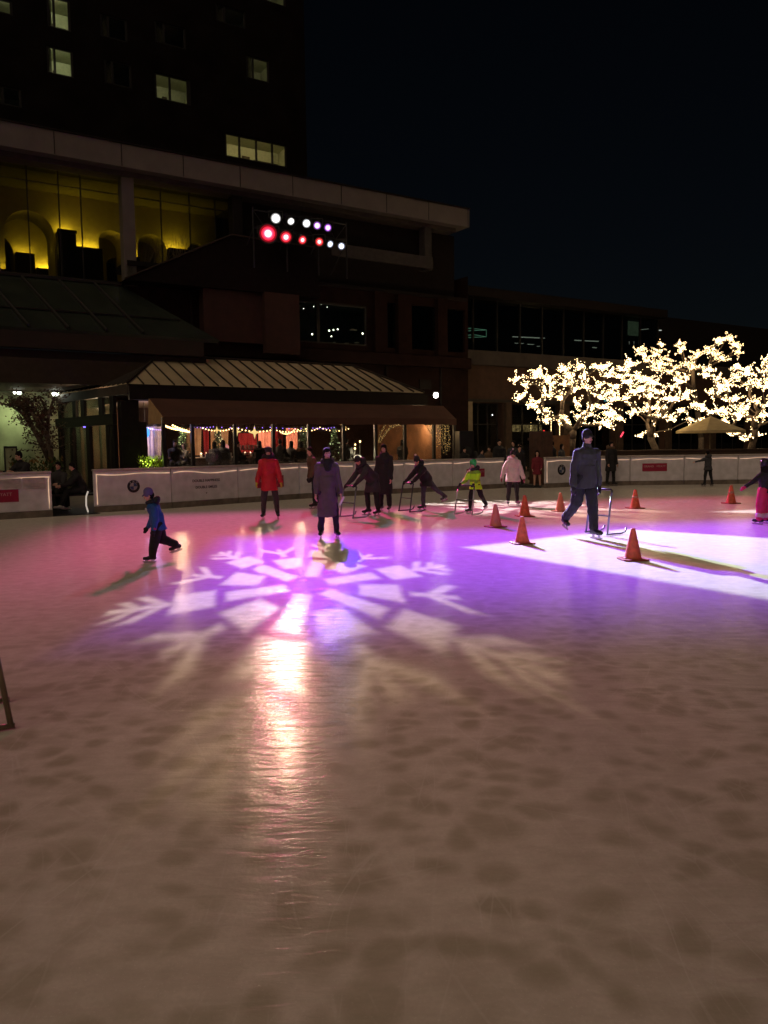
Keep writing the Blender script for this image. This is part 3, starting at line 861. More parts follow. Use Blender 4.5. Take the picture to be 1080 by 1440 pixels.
# ---- yellow lobby behind glass
m = BM(pod); LB = 42
m.quad((-6, LB, 7.9), (14, LB, 7.9), (14, LB, 12.04), (-6, LB, 12.04))
m.quad((-6, 32.6, 7.88), (14, 32.6, 7.88), (14, LB, 7.88), (-6, LB, 7.88)); m.quad((-6, 33, 12.03), (-6, LB, 12.03), (14, LB, 12.03), (14, 33, 12.03))
m.build('lobby_shell', mat('lobby plaster', (.20, .17, .07), .85, var=.1), pod)
def arcade(s, depth, z0, zspring, ztop, opens, t0, t1, name):   # a thick wall pierced by round arches
    m = BM(pod); n = 14
    edges = [t0]
    for a, b in opens: edges += [a, b]
    edges.append(t1)
    for i in range(0, len(edges), 2):
        m.box(edges[i], edges[i + 1], s, s + depth, z0, ztop)
    for a, b in opens:
        r = (b - a) / 2; c = (a + b) / 2
        arc = [(c - r * math.cos(math.pi * k / n), zspring + r * .95 * math.sin(math.pi * k / n)) for k in range(n + 1)]
        for k in range(n):
            (xa, za), (xb, zb_) = arc[k], arc[k + 1]
            m.quad((xa, s, za), (xb, s, zb_), (xb, s, ztop), (xa, s, ztop))
            m.quad((xa, s + depth, ztop), (xb, s + depth, ztop), (xb, s + depth, zb_), (xa, s + depth, za))
            m.quad((xa, s, za), (xa, s + depth, za), (xb, s + depth, zb_), (xb, s, zb_))
    return m.build(name, M_cream, pod)
def ops(L_, s): return [(fp(x0, 330, s)[0], fp(x1, 330, s)[0]) for x0, x1 in L_]
arcade(35.4, 1.5, 7.9, 10.3, 12.02, ops([(-60, -18), (6, 76), (138, 176), (193, 233), (262, 292)], 35.4), -4, 14, 'arcade')
arcade(39.2, 1.2, 7.9, 10.2, 12.02, ops([(-50, 18), (95, 128), (148, 172), (205, 246), (270, 290)], 39.2), -4, 14, 'arcade')
M_cove = emis('cove light', (1, .70, .04), 2.2)
m = BM(pod); k_ = BM(pod)
for x0, x1, y, s_, e in ((49, 80, 378, 39.05, 60), (96, 140, 347, 35.25, 60), (-20, 6, 378, 35.25, 30), (176, 192, 362, 35.25, 30), (234, 260, 350, 35.25, 30), (20, 46, 356, 39.05, 20), (78, 103, 326, 35.25, 25)):
    a = fp(x0, y, s_); b = fp(x1, y, s_)
    if e > 25: m.box(a[0] + .03, b[0] - .03, s_ - .03, s_ + .02, a[2] - .04, a[2])
    k_.box(a[0], b[0], s_ - .45, s_ - .04, 7.9, a[2] - .03)
    l = bpy.data.lights.new('lobby_uplight', 'AREA'); l.shape = 'RECTANGLE'; l.size = max(.2, b[0] - a[0] - .1); l.size_y = .06; l.energy = e * .22; l.color = (.95, .70, .05)
    o = bpy.data.objects.new('lobby_uplight', l); C.objects.link(o); o.location = B((a[0] + b[0]) / 2, s_ + .06 - .12, a[2] + .03)
    o.rotation_euler = (V * .35 + Vector((0, 0, 1))).to_track_quat('-Z', 'Y').to_euler()
m.build('cove_light', M_cove, pod)
for px, py, s_, e in ((97, 318, 36.0, 5), (86, 318, 36.4, 3), (150, 325, 36.0, 3), (252, 338, 36.0, 5), (42, 350, 39.8, 4), (185, 365, 39.8, 2.5), (288, 345, 36.2, 2.5)):
    l = bpy.data.lights.new('arch_uplight', 'POINT'); l.energy = e; l.color = (.95, .74, .10); l.shadow_soft_size = .08
    o = bpy.data.objects.new('arch_uplight', l); C.objects.link(o); o.location = B(*fp(px, py, s_))
for x0, x1, y in ((78, 104, 325), (84, 93, 327)):
    a = fp(x0, y, 35.0); b = fp(x1, y, 35.0)
    k_.box(a[0], b[0], 34.6 if x1 < 100 else 34.5, 34.79, (7.9 if x1 < 100 else a[2] - .12), a[2])
k_.build('dark_counter', mat('dark timber counter', (.03, .018, .012), .5), pod)
for t, s, z, e in ((7.0, 36.1, 9.9, 5), (11.0, 36.1, 9.9, 4), (5.4, 37.8, 8.8, 5), (9.0, 37.8, 8.8, 4), (12, 37.8, 9.0, 3)):
    l = bpy.data.lights.new('lobby_uplight', 'POINT'); l.energy = e * .10; l.color = (.95, .72, .07); l.shadow_soft_size = .15
    o = bpy.data.objects.new('lobby_uplight', l); C.objects.link(o); o.location = B(t, s, z)
m = BM(pod)
for t in (1.4, 2.9, 5.6, 6.7, 7.5, 10.6, 11.8, 12.9):
    m.box(t - .018, t + .018, 32.55, 32.63, 7.9, 12.04)
m.box(-6, 13.9, 32.56, 32.63, 11.5, 11.53); m.build('mullion', M_frame, pod)
m = BM(pod); m.box(-6, 13.9, 32.58, 32.6, 7.9, 12.03); m.build('lobby_glazing', glassmat('lobby glass', (.72, .72, .62), .06), pod)

# bare twiggy plants on the skylight edge in front of the lobby
def twigs(m, base, h, spread, n, rng):
    for k in range(n):
        p = Vector(base) + Vector((rng.uniform(-.08, .08), rng.uniform(-.08, .08), 0)); pts = [p]; d = Vector((rng.uniform(-1, 1) * spread, rng.uniform(-.5, .5) * spread, 1)).normalized()
        for i in range(5):
            d = (d + Vector((rng.uniform(-.25, .25), rng.uniform(-.2, .2), .1))).normalized(); p = p + d * h / 5 * rng.uniform(.8, 1.1); pts.append(p)
            if i in (1, 2, 3):
                q = p + (d + Vector((rng.uniform(-.9, .9), rng.uniform(-.4, .4), .1))).normalized() * h * .22
                m.tube([p, q], [.008, .004], 4, False)
        m.tube(pts, [.018, .015, .012, .01, .008, .005], 4, False)
M_twig = mat('grey twigs', (.11, .085, .045), .9)
rng = random.Random(3)
for i, (px, lab) in enumerate(((205, 'bare twiggy shrub nearest the pale column in front of the lobby glass'), (232, 'tall bare twiggy shrub in front of the lobby, second from the column'), (255, 'bare twiggy shrub before the brightest right-hand lobby arch'), (272, 'slender bare shrub third along the dark roof edge'), (300, 'bare twiggy shrub farthest right along the roof edge, near the red lamp'))):
    p = fp(px, 380, 32.3); root = bthing('bare_shrub', lab, 'shrub', p[0], 32.3, 7.95, 'bare shrubs before the lobby')
    m = MB(); twigs(m, (0, 0, 0), 1.9 + .25 * (i % 3), .3, 7, rng); m.build('stem', M_twig, root)

# ---- restaurant wing at the right
rb = bthing('restaurant_wing', 'long sandstone restaurant wing with a grey parapet behind the lit trees', 'building', 26, 33)
RE = 62
gh = [(27.05, 29.2, .0, 3.75), (29.7, 33.6, 0, 3.75), (34.3, 38.2, 0, 3.75), (38.9, 42.8, 0, 3.75), (43.5, 47.4, 0, 3.75), (48.1, 52, 0, 3.75), (52.7, 57, 0, 3.75)]
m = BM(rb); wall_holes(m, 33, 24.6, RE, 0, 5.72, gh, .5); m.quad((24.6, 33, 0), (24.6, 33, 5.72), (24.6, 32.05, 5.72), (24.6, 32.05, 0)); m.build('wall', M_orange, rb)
m = BM(rb); m.box(24.5, RE, 32.85, 33.3, 5.725, 6.5); m.build('parapet', M_parapet, rb, bevel=.03)
m = BM(rb); m.box(24.6, RE, 32.9, 32.995, 3.8, 3.95); m.build('lintel', M_frame, rb)
for a in (26.5, 29.25, 33.65, 38.25, 42.85, 47.45, 52.05):
    m = BM(rb); m.box(a, a + .42, 32.75, 32.995, 0, 3.79); m.build('column', M_column if a < 27 else mat('brown stone column', (.05, .03, .018), .8), rb, bevel=.02)
# recessed upper floor: dark glass, a few ceiling lights inside
m = BM(rb); m.box(24.6, RE, 36.6, 36.8, 6.0, 10.2); m.build('upper_back_wall', M_dark, rb)
m = BM(rb); m.box(24.6, 44.5, 34.2, 40, 9.6, 10.1); m.build('upper_roof', M_dark, rb)
m = BM(rb)
for k in range(12):
    t = 25.2 + 1.75 * k; m.box(t, t + .09, 34.9, 35.05, 6.3, 9.59)
m.build('mullion', M_frame, rb)
m = BM(rb); m.box(24.7, 44.5, 34.95, 34.97, 6.2, 9.58); m.build('upper_glazing', glassmat('upper glass', (.55, .58, .55), .05), rb)
def strip(m, x0, y0, x1, y1, s, h=.05):
    a = fp(x0, y0, s); b = fp(x1, y1, s)
    m.tube([a, b], h, 5)
m = BM(rb)
for L_ in ((643, 463.5, 662, 461.5), (662, 461.5, 684, 464), (643, 466, 684, 464), (643, 473, 666, 470.5), (666, 470.5, 684, 473.5), (643, 475.5, 684, 473.5), (643, 463.5, 643, 475), (665, 462, 665, 475), (684, 464, 684, 474)):
    strip(m, *L_, 35.9, .016)
m.build('green_light', emis('green tube light', (.42, 1, .68), .45), rb)
m = BM(rb)
for L_, h in (((721, 473.5, 766, 475.5), .030), ((724, 482.5, 736, 483), .02), ((742, 484, 751, 484.5), .02), ((755, 487, 760, 487), .015), ((808, 478.5, 842, 480), .03), ((833, 488.5, 839, 489), .03), ((902, 463.5, 912, 462.5), .02), ((925, 464.5, 930, 464.5), .03)):
    strip(m, *L_, 35.9, h)
m.build('ceiling_light', emis('white strip light', (.9, 1, .85), .55), rb)
m = BM(rb)
for k in range(5): strip(m, 620 + 7 * k, 458.5 - 1.5 * k, 625 + 7 * k, 457.6 - 1.5 * k, 35.9, .012)
strip(m, 613, 446, 640, 441.5, 35.9, .014)
for L_ in ((642, 409.5, 660, 411.5), (682, 414, 712, 417), (730, 419, 760, 422)): strip(m, *L_, 35.9, .02)
m.build('cornice_light', emis('dim cornice light', (1, .85, .6), .16), rb)
a = fp(884, 434, 36.3); b = fp(901, 473, 36.3)
m = BM(rb); m.box(a[0], b[0], 36.3, 36.35, b[2], a[2]); m.build('lit_window', emis('pale green window', (.55, .8, .5), .10, var=.15), rb)
m = BM(rb); 
for px in (885, 891.5, 898): strip(m, px, 480, px, 484, 36.2, .02)
m.build('window_lamp', emis('small window lamps', (.9, .9, .8), .5), rb)
# ground floor room
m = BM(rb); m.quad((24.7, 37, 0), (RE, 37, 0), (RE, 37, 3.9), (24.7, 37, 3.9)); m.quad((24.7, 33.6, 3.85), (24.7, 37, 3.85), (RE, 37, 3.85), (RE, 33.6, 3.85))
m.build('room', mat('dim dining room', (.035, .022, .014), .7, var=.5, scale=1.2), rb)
for a, b, c, d in gh:
    m = BM(rb); m.box(a + .02, b - .02, 33.4, 33.42, .02, d - .02); p_ = m.build('pane', M_darkglass if a > 33 else M_glass, rb)
    m = BM(rb)
    for q in (0, .33, .66, 1): x = a + .04 + (b - a - .08) * q; m.box(x - .03, x + .03, 33.36, 33.46, 0, d - .03)
    m.box(a + .08, b - .08, 33.35, 33.47, 2.6, 2.66); m.build('pane_frame', M_frame, p_)
# lit back bar, lamps and signs inside and along the front
m = BM(rb); pa = fp(704, 597, 36.5); pb = fp(762, 607, 36.5)
m.box(pa[0], pb[0], 36.5, 36.6, pb[2], pa[2]); m.build('back_bar', emis('lit back bar', (1, .72, .30), .16, var=.9, scale=7), rb)
m = BM(rb); pa = fp(722, 580, 35); m.lathe([(.26, -.22), (.2, .12), (.08, .2), (.001, .2)], pa, 14); m.build('pendant_shade', mat('basket shade', (.10, .055, .025), .8), rb)
m = BM(rb); pa = fp(692.5, 583.5, 34.6); m.octa(pa, .05); m.build('room_lamp', emis('cool bulb', (.85, .95, 1), 6), rb)
for px, lab in ((775, 'left of two upright strings of warm bulbs between the restaurant windows'), (787, 'right of two upright strings of warm bulbs between the restaurant windows')):
    p = fp(px, 613, 32.6); root = bthing('light_string', lab, 'light string', p[0], 32.6, 0, 'upright light strings'); m = MB(); c = MB()
    for k in range(11):
        m.octa((0, 0, 1.9 + k * .085), .028); 
    c.tube([(0, .04, 0), (0, .04, 2.9)], .012, 5); c.build('pole', M_frame, root); m.build('bulb', emis('warm bulb string', (1, .72, .30), 6, True), root)
p = fp(765, 606, 32.7); root = bthing('red_sign', 'small glowing red sign beside the upright strings of bulbs', 'sign', p[0], 32.7, p[2])
m = MB(); m.box(-.09, .09, .02, .06, -.07, .07); m.build('plate', M_frame, root); m = MB(); m.box(-.06, .06, 0, .018, -.04, .04); m.build('face', emis('red sign glow', (1, .05, .04), .9), root)
p = fp(875, 611, 32.7); root = bthing('red_neon_sign', 'slanted red neon tube behind the lit trees', 'sign', p[0], 32.7, p[2])
m = MB(); m.box(-.2, .2, .03, .06, -.2, .2); m.build('plate', M_frame, root); m = MB(); m.tube([(-.13, 0, -.14), (.1, 0, .14)], .045, 6); m.build('neon_tube', emis('red neon', (1, .06, .10), 2.2), root)
p = fp(853, 563, 32.7); root = bthing('blue_sign', 'small teal lit sign glimpsed through the lit tree branches', 'sign', p[0], 32.7, p[2])
m = MB(); m.box(-.22, .22, .02, .06, -.1, .1); m.build('plate', M_frame, root); m = MB(); m.box(-.19, .19, 0, .018, -.07, .07); m.build('face', emis('teal sign glow', (.08, .5, .6), .35), root)
root = bthing('wooden_screen', 'tall brown wooden screen standing in the right-hand rink opening', 'screen', 20.2, 22.3)
P = Vector((6.05, 30.6, 0)); root.location = P; root.rotation_euler = (0, 0, .1); M_wood = mat('brown wood', (.07, .035, .022), .7, var=.3, scale=4)
m = MB()
for k in range(6): m.box(-.45 + .152 * k, -.45 + .152 * k + .147, 0, .04, 0, 2.05)
m.build('board', M_wood, root); m = MB(); m.box(-.5, .5, .042, .09, .2, .3); m.box(-.5, .5, .042, .09, 1.7, 1.8); m.build('batten', M_wood, root)
root = thing('counter_screen', 'orange wooden panel between the brown screen and the lit trees', 'screen', (7.3, 33.0, 0), 0); m = MB(); m.box(-.35, .35, 0, .06, 0, 1.9); m.box(-.40, -.352, -.02, .08, 0, 1.95); m.box(.352, .40, -.02, .08, 0, 1.95)
m.build('board', mat('orange wood', (.20, .09, .035), .6, var=.25, scale=5), root)
root = thing('speaker_cabinet', 'tall black speaker cabinet at the right end of the awning', 'speaker', (3.15, 31.0, 0), .3)
m = MB(); m.box(-.3, .3, -.25, .25, .9, 2.1); m.build('cabinet', M_black, root, bevel=.02); m = MB(); m.lathe([(.001, 0), (.2, 0), (.2, .02), (.001, .02)], (0, 0, 0), 18); M9 = Matrix.Rotation(R(90), 3, 'X'); m.v = [M9 @ p + Vector((0, -.255, 1.3)) for p in m.v]; m.build('driver', mat('speaker cone', (.03, .03, .03), .5), root)
m = MB(); m.tube([(0, 0, 0), (0, 0, .9)], .04, 8); m.box(-.25, .25, -.2, .2, 0, .04); m.build('stand', M_black, root)

# the bright floodlamp at the end of the pavilion roof
p = fp(613, 556, 29.5); root = bthing('floodlamp', 'single bright white floodlamp at the right end of the pavilion roof', 'floodlamp', p[0], 29.5, p[2])
m = MB(); m.ball((0, 0, 0), .12); m.build('bulb', emis('floodlamp glow', (1, .97, .84), 14), root, smooth=True)
m = MB(); m.tube([(0, .1, 0), (0, .5, .05), (0, 2.4, .05)], .03, 6); m.lathe([(.06, .10), (.15, .13), (.001, .2)], (0, 0, 0), 14); m.build('bracket', M_frame, root)
l = bpy.data.lights.new('floodlamp_light', 'POINT'); l.energy = 60; l.color = (1, .93, .75); l.shadow_soft_size = .12
o = bpy.data.objects.new('floodlamp_light', l); C.objects.link(o); o.location = B(p[0], 29.3, p[2] - .05)

# ================================================================== PAVILION
pv = bthing('rink_pavilion', 'rinkside pavilion with a ribbed hipped roof, brown awning and lit interior', 'pavilion', 8, 26)
M_roofsheet = mat('translucent roof sheet', (.40, .33, .21), .6, var=.22, scale=.9)
M_batten = mat('roof batten', (.02, .014, .010), .6)
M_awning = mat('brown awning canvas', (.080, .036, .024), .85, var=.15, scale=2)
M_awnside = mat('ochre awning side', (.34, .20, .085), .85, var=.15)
E0 = (7.45, 27.0, 3.74); E1 = (19.6, 27.0, 3.72); R0 = (9.5, 30.2, 5.05); R1 = (18.1, 30.2, 5.03); E3 = (6.45, 33.4, 3.76); E2 = (20.4, 33.4, 3.76)
m = BM(pv); m.add([E0, E1, R1, R0, E3, E2], [(0, 1, 2, 3), (4, 0, 3), (1, 5, 2), (5, 4, 3, 2)])
rf = m.build('roof', M_roofsheet, pv)
m = BM(pv)
def lerp(a, b, q): return tuple(a[i] + (b[i] - a[i]) * q for i in range(3))
n = 23
for k in range(n + 1):                         # standing seams of the front slope
    t = E0[0] + (E1[0] - E0[0]) * k / n
    if t < R0[0]: top = lerp(E0, R0, (t - E0[0]) / (R0[0] - E0[0]))
    elif t > R1[0]: top = lerp(E1, R1, (E1[0] - t) / (E1[0] - R1[0]))
    else: top = (t, R0[1], R0[2])
    if abs(top[1] - E0[1]) > .05: m.tube([(t, E0[1], E0[2] + .03), (t, top[1], top[2] + .03)], .035, 4)
for k in range(1, 16):                         # left slope
    e = lerp(E0, E3, k / 16)
    q = k / 8 if k < 8 else (16 - k) / 8
    top = lerp(E0, R0, k / 8) if k <= 8 else lerp(E3, R0, (16 - k) / 8)
    m.tube([(e[0], e[1], e[2] + .03), (top[0], top[1], top[2] + .03)], .03, 4)
for a, b in ((E0, R0), (R0, R1), (R1, E1), (E3, R0)): m.tube([(a[0], a[1], a[2] + .04), (b[0], b[1], b[2] + .04)], .05, 5)
m.build('roof_seams', M_batten, rf)
m = BM(pv); m.box(7.5, 19.75, 26.98, 27.16, 3.22, 3.70); m.build('fascia', M_dark, pv)
m = BM(pv); m.prism([(7.42, 26.97, 3.40), (7.47, 26.97, 3.40), (6.47, 33.4, 3.40), (6.42, 33.4, 3.40)], (0, 0, .32)); m.build('fascia', mat('side fascia', (.05, .036, .025), .7), pv)
# awning
A0, A1, A2, A3 = (8.15, 27.02, 3.30), (20.6, 27.02, 3.2), (20.4, 25.9, 2.62), (8.28, 25.9, 2.60)
m = BM(pv); m.prism([A3, A2, A1, A0], (0, .0, -.02)); aw = m.build('awning', M_awning, pv)
m = BM(pv); k = 30
for i in range(k):
    t = 8.28 + (20.4 - 8.28) * i / k; t2 = 8.28 + (20.4 - 8.28) * (i + 1) / k - .0
    m.box(t, t2 - .004, 25.87, 25.89, 2.385 + .012 * math.sin(i * 2.1), 2.63)
m.build('valance', M_awning, aw)
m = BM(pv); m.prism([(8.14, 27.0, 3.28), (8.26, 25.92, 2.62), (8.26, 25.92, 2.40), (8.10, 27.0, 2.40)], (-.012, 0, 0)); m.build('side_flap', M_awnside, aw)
# posts and clear walls
for t in (8.28, 9.25, 10.77, 12.22, 13.64, 15.11, 16.53, 17.89, 19.32, 20.36):
    m = BM(pv); m.box(t - .055, t + .055, 25.93, 26.04, 0, 2.6); m.build('post', M_frame, pv)
m = BM(pv)
ts = (8.28, 9.25, 10.77, 12.22, 13.64, 15.11, 16.53, 17.89, 19.32, 20.36)
for i in range(9): m.box(ts[i] + .06, ts[i + 1] - .06, 25.97, 25.985, .02, 2.6)
m.box(8.255, 8.27, 26.06, 27.0, .51, 2.6)
m.build('clear_wall', M_vinyl, pv)
m = BM(pv); m.box(8.34, 20.3, 25.988, 26.02, .95, 1.0); m.build('dado_rail', M_frame, pv)
# corner pier, back wall, floor
m = BM(pv); m.box(7.25, 7.85, 27.17, 27.6, 0, 3.2); m.box(7.86, 8.1, 27.18, 27.55, 0, 2.5); m.build('corner_pier', M_dark, pv, bevel=.01)
m = BM(pv); m.quad((7.2, 33.0, 0), (20.5, 33.0, 0), (20.5, 33.0, 3.7), (7.2, 33.0, 3.7)); m.quad((20.45, 33, 0), (20.45, 27.0, 0), (20.45, 27.0, 3.2), (20.45, 33, 3.2))
m.build('back_wall', mat('timber back wall', (.16, .075, .035), .7, var=.35, scale=2), pv)
m = BM(pv); m.box(8.3, 20.4, 26.06, 32.9, .004, .5); m.build('floor', mat('pavilion floor', (.10, .07, .05), .5, var=.3), pv)
m = BM(pv); m.quad((7.5, 27.2, 3.2), (7.5, 33, 3.2), (20.4, 33, 3.2), (20.4, 27.2, 3.2)); m.build('ceiling', mat('pavilion ceiling', (.10, .06, .035), .8, var=.3), pv)
# glazed entrance side, running back at the left
def sidept(q, z, out=0):                       # q metres back along the side wall
    return (7.22 - .125 * q - out, 27.6 + q, z)
def sidebox(m, q0, q1, z0, z1, o0, o1):
    m.prism([sidept(q0, z0, o0), sidept(q1, z0, o0), sidept(q1, z0, o1), sidept(q0, z0, o1)], (0, 0, z1 - z0))
sd_ = []
m = BM(pv)
sidebox(m, 0, 5.8, 2.42, 2.78, 0, .14)
for q in (.0, .42, 2.3, 4.0, 5.3): sidebox(m, q, q + .3, 0, 2.415, .0, .12)
for q in (0, 1.0, 2.75, 3.6, 5.2): sidebox(m, q, q + .35, 2.785, 3.38, 0, .1)
ef = m.build('entrance_frame', M_dark, pv)
m = BM(pv); sidebox(m, .5, 5.5, .05, 2.41, .04, .055); sidebox(m, .3, 5.5, 2.79, 3.36, .04, .055); m.build('entrance_glass', M_vinyl, ef)
m = BM(pv)
for q in (.9, 1.5, 3.0, 4.6): sidebox(m, q, q + .09, .02, 2.41, -.02, .03)
for z in (.9, 1.5): sidebox(m, 4.1, 5.3, z, z + .03, -.02, .03)
m.build('door_stile', M_frame, ef)

# ---------------- inside the pavilion
def bulb_mat(n, c, s): return emis(n, c, s)
M_warm = emis('warm festoon bulb', (1, .66, .26), 11)
def inside(name, lab, cat, px, py, s, group=None):
    p = fp(px, py, s); return bthing(name, lab, cat, p[0], s, p[2], group), p
for px, py, lab in ((358, 608, 'large glowing star lantern left of centre in the pavilion'), (333, 607, 'smaller glowing star lantern beside the second post'), (305, 605, 'dim star lantern nearest the fir tree on the left')):
    root, p = inside('star_lantern', lab, 'lantern', px, py, 28.2, 'star lanterns')
    m = MB(); r = .26 if px > 350 else (.20 if px > 320 else .15)
    pts = []
    for k in range(8):
        rr = r if k % 2 == 0 else r * .30; pts.append((rr * math.sin(k * math.pi / 4), 0, rr * math.cos(k * math.pi / 4)))
    vs = pts + [(0, -.07, 0), (0, .07, 0)]
    m.add(vs, [(k, (k + 1) % 8, 8) for k in range(8)] + [((k + 1) % 8, k, 9) for k in range(8)])
    m.build('star', emis('star lantern glow', (1, .74, .30), 1.6), root)
    m = MB(); m.tube([(0, 0, r), (0, 0, 3.19 - p[2])], .008, 4); m.build('cord', M_frame, root)
# festoon strings
def string(lab, pts, r, mt, group='festoon light strings', sag=.12, per=9, name='festoon_string', s=27.6):
    a = fp(*pts[0], s); root = bthing(name, lab, 'light string', a[0], s, a[2], group)
    m = MB(a); c = MB(a); P = [Vector(fp(*q, s + (q2 * .25))) for q2, q in enumerate(pts)]
    path = []
    for i in range(len(P) - 1):
        for k in range(per):
            q = k / per; path.append(P[i].lerp(P[i + 1], q) - Vector((0, 0, sag * 4 * q * (1 - q))))
    path.append(P[-1])
    for q in path: m.octa(q - Vector((0, 0, .03)), r)
    c.tube(path, .008, 4, False); c.build('cable', M_frame, root); m.build('bulb', mt, root)
string('warm festoon string sloping from the awning corner past the first post', [(233, 598), (252, 603), (268, 606)], .045, M_warm, sag=.02, per=7)
string('second warm festoon string just above the first, by the left corner', [(243, 597), (262, 604)], .04, M_warm, sag=.02, per=6)
string('festoon string of warm bulbs crossing the middle of the pavilion', [(285, 601), (330, 600), (385, 603), (430, 602)], .03, M_warm, per=11, s=29)
string('festoon string by the right posts of the pavilion', [(395, 607), (415, 602), (450, 600), (490, 602)], .028, M_warm, per=9, s=28.5)
string('string of violet bulbs along the front of the pavilion ceiling', [(268, 599), (300, 599), (380, 600), (440, 601), (470, 600)], .022, emis('violet bulb', (.30, .16, 1), 5), per=7, s=26.6, sag=.03)
string('string of violet bulbs in the left corner under the side flap', [(203, 599), (226, 603)], .035, emis('pale violet bulb', (.55, .35, 1), 4), per=8, s=27.5, sag=.03)
string('string of blue bulbs inside the glazed entrance', [(118, 599), (128, 599)], .03, emis('blue bulb', (.16, .10, 1), 4), per=7, s=30.4, sag=.02)
root, p = inside('blue_lamp', 'glowing blue lamp hanging in the left corner of the pavilion', 'lamp', 204, 608, 27.6)
m = MB(); m.ball((0, 0, 0), .16, 1, 1, 1.25); m.build('shade', emis('blue lamp glow', (.06, .30, 1), 1.9), root, smooth=True); m = MB(); m.tube([(0, 0, .2), (0, 0, 3.19 - p[2])], .01, 4); m.build('cord', M_frame, root)
root, p = inside('pink_lantern', 'round glowing pink paper lantern on a table in the pavilion', 'lantern', 317, 629, 27.8)
m = MB(); m.ball((0, 0, 0), .13); m.build('shade', emis('pink lantern glow', (1, .35, .38), .75, var=.2), root, smooth=True); m = MB(); m.lathe([(.09, -.17), (.09, -.12), (.03, -.11)], n=12); m.build('base', M_frame, root)
# drapes and red panels
def drape(lab, x0, y0, x1, y1, s, m_, name='drape', group='drapes in the pavilion'):
    a = fp(x0, y0, s); b = fp(x1, y1, s); root = bthing(name, lab, 'drape', a[0], s, 0, group)
    m = MB(); n = 14; w_ = b[0] - a[0]
    top = [(w_ * k / n, .06 * math.sin(k * 2.2), a[2]) for k in range(n + 1)]
    bot = [(w_ * k / n * .92, .09 * math.sin(k * 2.2 + .4), max(b[2], .52)) for k in range(n + 1)]
    m.add(top + bot, [(k, k + 1, n + 2 + k, n + 1 + k) for k in range(n)])
    m.build('cloth', m_, root, smooth=True)
    m = MB(); m.tube([(-.05, 0, a[2] + .03), (w_ + .05, 0, a[2] + .03)], .02, 6); m.build('rail', M_frame, root)
M_pinkcl = mat('coral cloth', (.48, .19, .15), .9, var=.15); M_redcl = mat('red cloth', (.22, .012, .018), .9, var=.15); M_tan = mat('tan cloth', (.40, .25, .15), .9, var=.15)
drape('coral pink drape right of the large star lantern', 363, 606, 385, 640, 30, M_pinkcl)
drape('coral pink drape beside the middle fir tree', 402, 602, 419, 640, 30.5, M_pinkcl)
drape('red drape behind the large star lantern', 335, 609, 362, 640, 31.5, M_redcl)
drape('narrow red drape between the left posts', 286, 604, 294, 640, 30, M_redcl)
drape('red drape just right of the coral drape, partly hidden', 386, 606, 398, 640, 31.5, M_redcl)
drape('tan drape left of the narrow red one', 262, 602, 284, 640, 31, M_tan)
drape('tan drape right of the narrow red one', 296, 604, 322, 640, 31.5, M_tan)
drape('pale drape in the left corner behind the blue lamp', 205, 600, 228, 645, 28.4, mat('pale violet cloth', (.45, .36, .42), .9, var=.2))
# fir trees
def fir(lab, px, py, s, h):
    p = fp(px, py, s); root = bthing('fir_tree', lab, 'fir tree', p[0], s, 0, 'small fir trees in the pavilion'); m = MB(); L_ = MB(); rg = random.Random(px); z0 = p[2] - h
    for k in range(420):
        q = rg.random() ** .7; z = z0 + q * h; r = (1 - q) * .36 + .03; a = rg.random() * 6.28; rr = r * math.sqrt(rg.random())
        c = Vector((rr * math.cos(a), rr * math.sin(a), z)); d = Vector((math.cos(a), math.sin(a), -.35)).normalized() * .11; e = Vector((-math.sin(a), math.cos(a), 0)) * .035
        m.add([c - e, c + e, c + d], [(0, 1, 2)])
    m.build('foliage', mat('fir needles', (.022, .055, .018), .8), root)
    for k in range(16):
        q = rg.random(); a = rg.random() * 6.28; r = (1 - q) * .36 + .03; L_.octa((r * math.cos(a), r * math.sin(a), z0 + q * h), .016)
    L_.build('fairy_lights', emis('fir tree lights', (.8, 1, .6), 3, True), root)
    m = MB(); m.tube([(0, 0, 0), (0, 0, z0 + h * .9)], [.04, .015], 6); m.build('trunk', mat('fir trunk', (.05, .03, .02), .9), root)
fir('small fir tree right of the festoon lights at the left of the pavilion', 257, 600, 28, 1.25)
fir('small fir tree in the middle of the left half of the pavilion', 306, 601, 28.5, 1.25)
fir('small fir tree right of the coral drapes', 426, 600, 28.2, 1.35)
fir('small fir tree behind the woman in the long grey coat', 470, 600, 28.0, 1.35)
# bulb strands at the right; two stand in for tree lights mirrored in glass
def bulb_strands(lab, px, s, z0, z1, lean, n, seed, vertical=False):
    p = fp(px, 630, s); root = bthing('bulb_strand', lab, 'lit branch', p[0], s, 0, 'string-lit branches in the pavilion'); rg = random.Random(seed); m = MB(); c = MB()
    for k in range(n):
        if vertical: a = Vector((rg.uniform(-.45, .45), rg.uniform(-.3, .3), z1)); b = a + Vector((rg.uniform(-.05, .05), 0, -(z1 - z0) * rg.uniform(.6, 1)))
        else: a = Vector((rg.uniform(-.1, .1), rg.uniform(-.1, .1), z0)); b = Vector((lean * rg.uniform(.5, 1.4), rg.uniform(-.4, .4), z1 - rg.uniform(0, .25)))
        pts = [a.lerp(b, q / 8) + Vector((rg.uniform(-.03, .03), 0, .22 * math.sin(q / 8 * 3.1) * (0 if vertical else 1))) for q in range(9)]
        c.tube(pts, .012, 4, False)
        for q in range(26):
            j = q / 26 * 8; i = int(j); x = pts[i].lerp(pts[min(8, i + 1)], j - i); m.octa(x + Vector((rg.gauss(0, .025), rg.gauss(0, .025), rg.gauss(0, .025))), .011)
    c.build('twigs', M_twig, root); tag(m.build('fairy_lights', emis('amber fairy light', (1, .66, .25), 2.4, True), root), kind='stuff')
